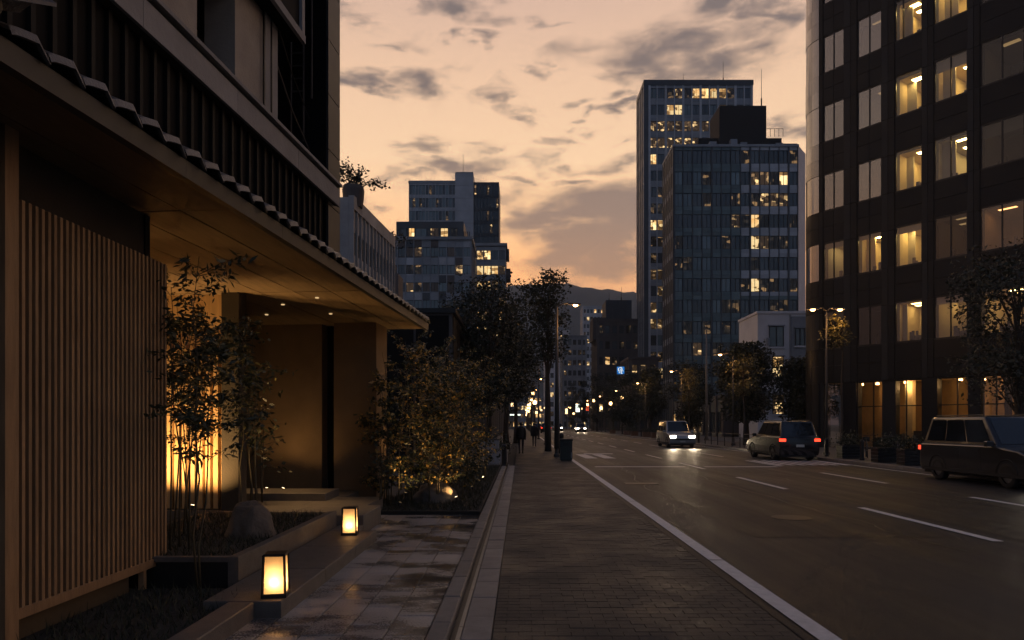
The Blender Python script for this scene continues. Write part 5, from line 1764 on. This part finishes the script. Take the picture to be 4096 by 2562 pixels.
# blocks that line the street as it runs away
LB = [('brown block with a lower roof turret, right of the vanishing street', (17.0, 152), 9.4, 12, 24.5, 'tower_brown', (6, 7), .06, 3),
      ('grey stepped block left of the brown block', (13.2, 215), 7.6, 12, 29.0, 'tower_grey', (5, 9), .12, 4),
      ('pale far high-rise under the hill', (30.0, 330), 12, 14, 58, 'tower_steel', (7, 16), .14, 5),
      ('pale grey block right of the brown block', (24.8, 170), 8.0, 12, 26, 'tower_white', (4, 8), .1, 6),
      ('long far block with bright windows closing the street', (-8, 300), 22, 12, 14.0, 'tower_grey', (14, 4), .55, 7),
      ('pale far block behind the open-crowned tree', (9.0, 255), 9.0, 12, 36, 'tower_white', (5, 10), .12, 8),
      ('grey far block above the walkway trees', (-9, 210), 8.0, 12, 26.0, 'tower_grey', (5, 8), .2, 9),
      ('dark shop block under the blue sign', (19.2, 121), 5.2, 10, 13, 'tower_brown', (3, 4), .35, 10)]
for (lb, (x, Y), w, d, h, m_, (cc, rr), lit, sd) in LB:
    t = thing('far_building', lb, 'building', (x, Y, 0), 0, 'buildings lining the street')
    MB().box(0, w, .2, d, 0, h).build('body', m_, t)
    fh = h / rr
    facade(t, 0, 0, 0, w, 0, rr, fh, cc, fh * .5, fh * .22, w / cc * .32, chooser(sd, [('lit_office', lit * .6), ('lit_partly', lit * .4), ('far_glass', .75 - lit * .7), ('lit_faint', .25)]), m_, m_, div=1, pier_proud=.05)
    facade(t, 0, d, -pi / 2, d, 0, rr, fh, 4, fh * .5, fh * .22, d / 4 * .4, chooser(sd + 50, [('lit_partly', lit), ('far_glass', .6), ('lit_faint', .3)]), m_, m_, div=1, pier_proud=.05)
    MB().box(-.15, w + .15, -.2, d + .1, h + .001, h + .5).build('parapet', m_, t)
    if sd == 3:
        MB().box(2.2, 8.0, 2, 9, h + .51, h + 5.0).build('turret', 'tower_dark', t)
        for q in range(4):
            MB().box(2.3 + q * 1.45, 3.65 + q * 1.45, 1.9, 1.999, h + .6, h + 4.9).build('turret_panel', 'tower_dark', t)
        MB().box(-.8, 2.1, 1, 8, h - 4, h + .9).build('stair_block', 'tower_brown', t)
        antenna('taller mast on the brown block turret', (x + 6.0, Y + 4, h + 5.0), 3.4)
        antenna('shorter mast on the brown block turret', (x + 3.2, Y + 4, h + 5.0), 2.2)
# low shops under the towers, along the right pavement
for i, (x, Y, w, d, h, lit) in enumerate(((23.2, 78, 0.8, 26, 5.0, .6), (22.6, 120, .8, 30, 5.4, .7), (20.0, 158, .8, 40, 6.0, .7))):
    t = thing('shop_row', ['low lit shop row at the foot of the glass block', 'low lit shop row beyond the glass block', 'farthest low lit shop row on the right'][i], 'shop', (x, Y, 0), 0, 'shop rows of the right pavement')
    MB().box(.2, 6, 0, d, 0.1, h).build('body', 'tower_brown', t)
    facade(t, 0, d, -pi / 2, d, .12, 1, h - .2, 9, 2.6, .3, .5, chooser(60 + i, [('lit_office', lit * .55), ('lit_partly', lit * .45), ('far_glass', 1)]), 'tower_brown', 'tower_dark')
    facade(t, 0, 0, 0, 6, .12, 1, h - .2, 3, 2.6, .3, .5, chooser(70 + i, [('lit_office', lit * .5), ('lit_partly', lit * .5), ('far_glass', 1)]), 'tower_brown', 'tower_dark')
for i, (x, Y, d, h) in enumerate(((-12, 60, 24, 9.5), (-12, 90, 36, 12))):
    t = thing('street_block', ['low dark block behind the left pavement trees', 'second dark block up the left pavement'][i], 'building', (x, Y, 0), 0, 'blocks along the left pavement')
    MB().box(0, 9.0, 0, d, 0, h).build('body', 'tower_brown', t)
    facade(t, 9.2, 0, pi / 2, d, .1, 3, h / 3 - .05, 10, 1.5, .8, .8, chooser(80 + i, [('lit_partly', .25), ('far_glass', 1)]), 'tower_brown', 'tower_dark')
    MB().box(0, 9.3, -.1, d + .1, h + .001, h + .4).build('parapet', 'tower_brown', t)

# blue illuminated sign
emit('sign_blue', srgb(40, 120, 200), 0.9, False)
emit('sign_white', srgb(235, 240, 230), 1.0, False)
sg = thing('blue_sign', 'square blue illuminated sign with white curved strokes above the trees', 'sign', (17.2, 117.5, 10.1))
MB().box(-.7, .7, 0, .25, 0, 1.4).build('case', 'black_metal', sg)
MB().quad((-.64, -.006, .06), (.64, -.006, .06), (.64, -.006, 1.34), (-.64, -.006, 1.34)).build('panel', 'sign_blue', sg)
gl = MB()
def stroke(pts, w):
    for a, b in zip(pts, pts[1:]):
        a, b = Vector((a[0], 0, a[1])), Vector((b[0], 0, b[1]))
        n = Vector((-(b - a).z, 0, (b - a).x)).normalized() * w / 2
        gl.quad(*[(p.x, -.012, p.z) for p in (a - n, b - n, b + n, a + n)])
stroke([(-.36, 1.12), (-.40, .8), (-.30, .62), (-.12, .55)], .14)
stroke([(-.2, 1.15), (.1, 1.2), (.24, 1.0), (.22, .7), (.05, .45), (.1, .2), (.3, .2)], .15)
stroke([(-.1, .95), (.08, .85), (-.02, .65)], .12)
stroke([(-.3, .4), (-.12, .25)], .12)
stroke([(.3, .6), (.5, .62)], .09)
gl.build('strokes', 'sign_white', sg)
MB().box(.7, 2.3, .06, .18, .6, .8).build('bracket', 'black_metal', sg)
# small far shop signs and signals
emit('sign_warm', (1.0, 0.62, 0.30), 3.0, False)
emit('sign_red', (1.0, 0.12, 0.05), 2.2, False)
emit('sign_pale', (0.9, 1.0, 0.85), 2.0, False)
SG = [(14.6, 175, 4.6, 1.1, 2.2, 'sign_pale', 'pale upright shop sign far up the street'), (17.2, 176, 4.9, .8, 2.4, 'sign_red', 'red upright shop sign far up the street'), (12.2, 182, 4.2, .7, 1.5, 'sign_warm', 'small amber shop sign beside the pale sign'),
      (9.0, 230, 6.0, 1.6, .8, 'sign_warm', 'wide amber sign at the street end'), (5.2, 236, 5.0, 1.4, 1.0, 'sign_warm', 'amber sign over the far crossing'), (-1.6, 200, 4.0, 3.2, .5, 'sign_pale', 'long pale sign at the end of the walkway'),
      (-2.4, 190, 6.4, .8, 1.2, 'sign_warm', 'amber sign above the end of the walkway'), (6.2, 205, 5.4, .6, .6, 'sign_warm', 'small amber signal right of the walkway trees'), (7.4, 210, 6.2, .6, .6, 'sign_warm', 'small amber signal high at the street end')]
for (x, Y, z, w, h, m_, lb) in SG:
    t = thing('shop_sign', lb, 'sign', (x, Y, z), 0, 'small signs far up the street')
    MB().box(-w / 2, w / 2, 0, .3, 0, h).build('case', 'black_metal', t)
    MB().quad((-w / 2 + .05, -.01, .05), (w / 2 - .05, -.01, .05), (w / 2 - .05, -.01, h - .05), (-w / 2 + .05, -.01, h - .05)).build('face', m_, t)
    MB().tube([(0, .15, -z), (0, .15, 0)], .06, 6).build('post', 'pole_metal', t)

# wooded hill
from mathutils import noise as mnoise
mat('hill_wood', (0.035, 0.042, 0.035), 0.9, var=0.5, scale=0.02, bump=1.0, bscale=0.12)
nx, ny = 170, 26
V = []
for j in range(ny):
    v = j / (ny - 1)
    for i in range(nx):
        u = i / (nx - 1)
        X = -900 + 1800 * u
        Y = 950 + 520 * v
        ridge = 258 + 26 * sin((X - 40) * .0048) - 0.12 * (X - 110) + 14 * mnoise.noise(Vector((X * .006, 1.3, 0)))
        z = ridge * sin(min(1, v * 1.25) * pi / 2) + (6 * mnoise.noise(Vector((X * .05, Y * .05, 0))) + 3.5 * mnoise.noise(Vector((X * .16, Y * .16, 4)))) * (0.3 + v)
        V.append((X, Y, max(-5, z)))
F = [(j * nx + i, j * nx + i + 1, (j + 1) * nx + i + 1, (j + 1) * nx + i) for j in range(ny - 1) for i in range(nx - 1)]
me = bpy.data.meshes.new('hill'); me.from_pydata(V, [], F); me.materials.append(MATS['hill_wood'])
for p in me.polygons:
    p.use_smooth = True
tag(link('hill', me), kind='structure')

# ------------------------------------------------------------------ vehicles
mat('paint_silver', (0.32, 0.33, 0.34), 0.28, metal=0.5, var=0.08, coat=0.6)
mat('paint_dark', (0.022, 0.022, 0.024), 0.25, metal=0.3, var=0.1, coat=0.6)
mat('paint_grey', (0.03, 0.03, 0.032), 0.28, metal=0.4, var=0.1, coat=0.6)
mat('car_glass', (0.012, 0.015, 0.018), 0.05, var=0.05, spec=0.8)
mat('plate', (0.55, 0.55, 0.5), 0.5, var=0.1)
emit('head_glow', (1.0, 0.90, 0.72), 26.0)
emit('tail_glow', (1.0, 0.05, 0.02), 3.0)
mat('tail_dark', (0.25, 0.012, 0.01), 0.2, var=0.1)
mat('head_off', (0.4, 0.4, 0.38), 0.12, var=0.1)


def car(label, loc, rz, paint, L=4.5, W=1.76, H=1.72, heads=False, tails=False, group='cars on the road'):
    t = thing('car', label, 'car', loc, rz, group)
    h = L / 2
    prof = [(-h + .02, .38), (-h, .55), (-h + .02, .98), (-h + .10, 1.03), (h * .38, 1.04), (h * .80, .93), (h * .96, .80), (h, .62), (h - .02, .34), (h - .10, .24), (-h + .10, .24)]
    # wheel arches cut as shallow recesses are hinted by dark liners
    slices = [(-W / 2, .965), (-W / 2 + .04, 1.0), (W / 2 - .04, 1.0), (W / 2, .965)]
    n = len(prof)
    vs = []
    for (yy, s) in slices:
        for (x, z) in prof:
            vs.append((x * (s if abs(s - 1) > 1e-6 else 1), yy, .62 + (z - .62) * (1 if s == 1 else .93)))
    fs = []
    for k in range(3):
        for i in range(n):
            j = (i + 1) % n
            fs.append((k * n + i, (k + 1) * n + i, (k + 1) * n + j, k * n + j))
    fs += [tuple(range(n)), tuple(reversed([3 * n + i for i in range(n)]))]
    body = MB().add(vs, fs).build('body', paint, t)
    bm_ = body.modifiers.new('bevel', 'BEVEL'); bm_.width = 0.05; bm_.segments = 3; bm_.limit_method = 'ANGLE'; bm_.angle_limit = radians(25)
    for p in body.data.polygons:
        p.use_smooth = True
    # cabin
    zb, zt = 1.02, H
    b0, b1 = -h + .10, h * .46
    t0, t1 = -h + .34, h * .16
    wb, wt_ = W / 2 - .06, W / 2 - .19
    cv = [(b0, -wb, zb), (b1, -wb, zb), (b1, wb, zb), (b0, wb, zb), (t0, -wt_, zt), (t1, -wt_, zt), (t1, wt_, zt), (t0, wt_, zt)]
    cab_ = MB().add(cv, [(4, 5, 6, 7), (0, 1, 5, 4), (1, 2, 6, 5), (2, 3, 7, 6), (3, 0, 4, 7)]).build('cabin', paint, t)
    cm = cab_.modifiers.new('bevel', 'BEVEL'); cm.width = 0.07; cm.segments = 3; cm.limit_method = 'ANGLE'
    for p in cab_.data.polygons:
        p.use_smooth = True

    def on(a, b, c, d, u0, u1, v0, v1, push):
        a, b, c, d = map(Vector, (a, b, c, d))
        def pt(u, v):
            return a.lerp(b, u).lerp(d.lerp(c, u), v)
        nn = (b - a).cross(d - a).normalized() * push
        return [tuple(pt(u, v) + nn) for (u, v) in ((u0, v0), (u1, v0), (u1, v1), (u0, v1))]
    MB().quad(*on(cv[1], cv[2], cv[6], cv[5], .06, .94, .08, .93, .012)).build('windscreen', 'car_glass', cab_)
    MB().quad(*on(cv[3], cv[0], cv[4], cv[7], .07, .93, .12, .88, .012)).build('rear_window', 'car_glass', cab_)
    for side in ((0, 1, 5, 4), (2, 3, 7, 6)):
        q = [cv[i] for i in side]
        rng_ = ((.06, .32), (.34, .62), (.64, .93))
        for (u0, u1) in rng_:
            MB().quad(*on(*q, u0, u1, .12, .88, .012)).build('side_window', 'car_glass', cab_)
    for sy in (-1, 1):
        y0, y1 = sorted((sy * (W / 2 - .44), sy * (W / 2 - .06)))
        lampm = 'head_glow' if heads else 'head_off'
        MB().add([(h - .075, y0, .66), (h - .075, y1, .66), (h - .14, y1, .82), (h - .14, y0, .82), (h + .012, y0, .66), (h - .02, y1, .68), (h - .085, y1, .80), (h - .06, y0, .80)],
                 [(4, 5, 6, 7), (0, 1, 5, 4), (3, 7, 6, 2), (0, 4, 7, 3), (1, 2, 6, 5)]).build('headlight', lampm, body)
        y0, y1 = sorted((sy * (W / 2 - .24), sy * (W / 2 + .006)))
        MB().box(-h - .012, -h + .10, y0, y1, .84, 0.96).build('tail_light', 'tail_glow' if tails else 'tail_dark', body)
        MB().box(h * .36, h * .36 + .12, *sorted((sy * (W / 2 - .02), sy * (W / 2 + .16))), 1.02, 1.16, ch=.02).build('mirror', paint, t)
        for xw in (-h * .60, h * .62):
            tyre = MB()
            pr = [(0.20, -.10), (.30, -.10), (.325, -.07), (.325, .07), (.30, .10), (.20, .10)]
            nn_ = 20
            v = [(xw + r * cos(2 * pi * k / nn_), sy * (W / 2 - .10) + q, .325 + r * sin(2 * pi * k / nn_)) for (r, q) in pr for k in range(nn_)]
            f = [(i * nn_ + k, i * nn_ + (k + 1) % nn_, (i + 1) * nn_ + (k + 1) % nn_, (i + 1) * nn_ + k) for i in range(len(pr) - 1) for k in range(nn_)]
            tyre.add(v, f)
            tw = tyre.build('wheel', 'rubber', t, smooth=True)
            rim = MB()
            yy = sy * (W / 2 - .015)
            v = [(xw + r * cos(2 * pi * k / 10 + o_), yy - sy * dd, .325 + r * sin(2 * pi * k / 10 + o_)) for (r, dd, o_) in ((.2, .02, 0), (.06, .0, .1)) for k in range(10)]
            rim.add(v, [(k, (k + 1) % 10, 10 + (k + 1) % 10, 10 + k) for k in range(10)] + [tuple(range(10, 20))])
            rim.build('rim', 'steel', tw)
            MB().tube([(xw + .37 * cos(a), sy * (W / 2 - .012), .34 + .37 * sin(a)) for a in np.linspace(0, pi, 13)], .03, 5).build('arch', 'rubber', t)
        for xd in (-h * .28, h * .12):
            MB().box(xd, xd + .14, *sorted((sy * (W / 2 - .02), sy * (W / 2 + .022))), .90, .93).build('door_handle', paint, t)
            MB().box(xd + .2, xd + .208, *sorted((sy * (W / 2 - .03), sy * (W / 2 + .003))), .34, 1.0).build('door_gap', 'rubber', t)
    for sy in (-1, 1):
        MB().box(-h + .12, h * .44, *sorted((sy * (W / 2 - .055), sy * (W / 2 - .030))), 1.035, 1.06).build('window_trim', 'steel', t)
        MB().tube([(-h + .5, sy * (W / 2 - .24), H + .03), (h * .1, sy * (W / 2 - .24), H + .03)], .018, 6).build('roof_rail', 'black_metal', t)
        MB().box(-h + .25, h - .25, *sorted((sy * (W / 2 - .02), sy * (W / 2 + .008))), .28, .36).build('side_skirt', 'rubber', t)
    MB().box(h - .03, h + .018, -.5, .5, .52, .62).build('grille', 'rubber', body)
    MB().box(h - .03, h + .022, -.17, .17, .37, .48).build('number_plate', 'plate', body)
    MB().box(-h - .02, -h + .03, -.17, .17, .60, .71).build('number_plate', 'plate', body)
    MB().box(-h + .1, h - .1, -W / 2 + .12, W / 2 - .12, .17, .26).build('underbody', 'rubber', t)
    MB().box(-h * .95, -h * .45, -W / 2 + .2, W / 2 - .2, H - .01, H + .0).build('roof_panel', paint, cab_) if False else None
    if heads:
        for sy in (-1, 1):
            lamp('head_beam', 'SPOT', (h + .08, sy * (W / 2 - .24), .72), 300, (1.0, .78, .50), t, (1, 0, -.045), .06, 60, .9)
    return t


car('silver van with bright headlights coming down the road', (10.75, 47.5, 0), -pi / 2, 'paint_silver', 4.5, 1.76, 1.80, heads=True)
car('dark minivan with red tail lights next to the right kerb', (12.0, 31.5, 0), pi / 2, 'paint_dark', 4.4, 1.72, 1.72, tails=True)
car('dark tall car cut off by the right edge', (12.9, 18.3, 0), -pi / 2, 'paint_grey', 4.6, 1.78, 1.80, heads=True, tails=True)
for i, (x, Y, rz_, hd) in enumerate(((4.4, 120, pi / 2, False), (8.2, 150, -pi / 2, True), (11.2, 128, -pi / 2, True), (4.2, 168, pi / 2, False))):
    car(['small far car with red lights on the near side of the street', 'far car with headlights in the middle of the street', 'far car with headlights by the right kerb', 'farthest car with red lights'][i], (x, Y, 0), rz_, 'paint_grey', heads=hd, tails=not hd)

# ------------------------------------------------------------------ people
def person(label, loc, rz, h, stride, coat, seed):
    """one continuous skinned body seen from behind, walking"""
    k = h / 1.75
    V, E, R = [], [], []

    def v(p, r, par=None):
        V.append((p[0] * k, p[1] * k, p[2] * k)); R.append(r * k)
        i = len(V) - 1
        if par is not None:
            E.append((par, i))
        return i
    pel = v((0, 0, .95), .15)
    sp = v((0, .01, 1.15), .145, pel)
    ch = v((0, .02, 1.34), .165, sp)
    nk = v((0, .03, 1.49), .06, ch)
    hd = v((0, .045, 1.60), .088, nk)
    ht = v((0, .04, 1.70), .07, hd)
    v((0, .14, 1.605), .022, hd)          # nose
    for s in (-1, 1):
        v((s * .10, .03, 1.61), .018, hd)  # ears
        st = stride * s
        hip = v((s * .095, 0, .88), .095, pel)
        kn = v((s * .10, .09 * st + .03, .49), .06, hip)
        an = v((s * .10, .20 * st - .03, .10), .042, kn)
        v((s * .105, .20 * st + .12, .035), .036, an)
        sh = v((s * .185, .02, 1.40), .07, ch)
        elb = v((s * .235, -.03 - .06 * st, 1.13), .05, sh)
        wr = v((s * .235, .05 - .10 * st, .90), .034, elb)
        pa = v((s * .235, .06 - .10 * st, .83), .034, wr)
        for f in range(4):
            y0 = .03 + .02 * f - .10 * st
            a = v((s * .238, y0, .77), .0095, pa)
            v((s * .228, y0 + .008, .725 + .006 * abs(f - 1.4)), .008, a)
        th = v((s * .215, .10 - .10 * st, .80), .010, pa)
        v((s * .205, .11 - .10 * st, .765), .009, th)
    me = bpy.data.meshes.new('person')
    me.from_pydata(V, E, [])
    o = link('person', me, None, loc, rz)
    o.modifiers.new('skin', 'SKIN')
    for i, sv in enumerate(me.skin_vertices[0].data):
        sv.radius = (R[i], R[i]); sv.use_root = (i == 0)
    s_ = o.modifiers.new('sub', 'SUBSURF'); s_.levels = 1; s_.render_levels = 2
    # clothing colours by height on the body
    m = bpy.data.materials.new('person_clothes'); m.use_nodes = True
    nt = m.node_tree; b = nt.nodes['Principled BSDF']; b.inputs['Roughness'].default_value = .8
    tc_ = nt.nodes.new('ShaderNodeTexCoord'); sx = nt.nodes.new('ShaderNodeSeparateXYZ')
    nt.links.new(tc_.outputs['Object'], sx.inputs[0])
    mr_ = nt.nodes.new('ShaderNodeMath'); mr_.operation = 'DIVIDE'; mr_.inputs[1].default_value = h
    nt.links.new(sx.outputs[2], mr_.inputs[0])
    cr = nt.nodes.new('ShaderNodeValToRGB'); cr.color_ramp.interpolation = 'CONSTANT'
    el_ = cr.color_ramp.elements
    el_[0].position = 0; el_[0].color = (.01, .01, .01, 1)
    el_[1].position = .05; el_[1].color = (.018, .018, .022, 1)
    for pz, c in ((.53, coat), (.86, (.32, .19, .13, 1)), (.905, (.012, .01, .009, 1))):
        e_ = el_.new(pz); e_.color = c
    nt.links.new(mr_.outputs[0], cr.inputs[0]); nt.links.new(cr.outputs[0], b.inputs['Base Color'])
    me.materials.append(m)
    tag(o, label, 'person', 'people walking away')
    # jacket hem and bag
    j = MB().lathe([(.20 * k, .80 * k), (.195 * k, .95 * k), (.18 * k, 1.15 * k), (.20 * k, 1.32 * k), (.13 * k, 1.46 * k), (.07 * k, 1.49 * k)], 14)
    jm = mat('jacket_%d' % seed, coat[:3], 0.85, var=.2)
    jo = j.build('jacket', jm, o, smooth=True)
    jo.scale = (1.12, .78, 1); jo.location = (0, .012, 0)
    hr = MB().lathe([(.02, 1.55 * k), (.09 * k, 1.57 * k), (.102 * k, 1.64 * k), (.08 * k, 1.71 * k), (0.0, 1.74 * k)], 12)
    hm = MATS.get('hair') or mat('hair', (.012, .01, .009), .6, var=.2)
    ho = hr.build('hair', hm, o, (0, .02, 0), smooth=True)
    return o


person('person in dark coat walking up the walkway, standing apart by the shrubs', (0.02, 36.2, 0), radians(4), 1.70, .9, (.014, .014, .016, 1), 1)
person('person in black jacket farther up the walkway, next to the thick pole', (0.95, 47.5, 0), radians(-5), 1.68, -.9, (.02, .018, .018, 1), 2)

# ------------------------------------------------------------------ evening haze over the city
hz = MB().box(-1000, 1000, -70, 1800, -7, 330).build('haze', 'core_dark')
hz.data.materials.clear()
hm = bpy.data.materials.new('haze'); hm.use_nodes = True
nt = hm.node_tree; nt.nodes.clear()
pv = nt.nodes.new('ShaderNodeVolumePrincipled')
pv.inputs['Color'].default_value = (0.70, 0.84, 1.0, 1)
pv.inputs['Density'].default_value = 0.0003
ho = nt.nodes.new('ShaderNodeOutputMaterial')
nt.links.new(pv.outputs[0], ho.inputs['Volume'])
hm.cycles.homogeneous_volume = True
hz.data.materials.append(hm)
tag(hz, kind='stuff')
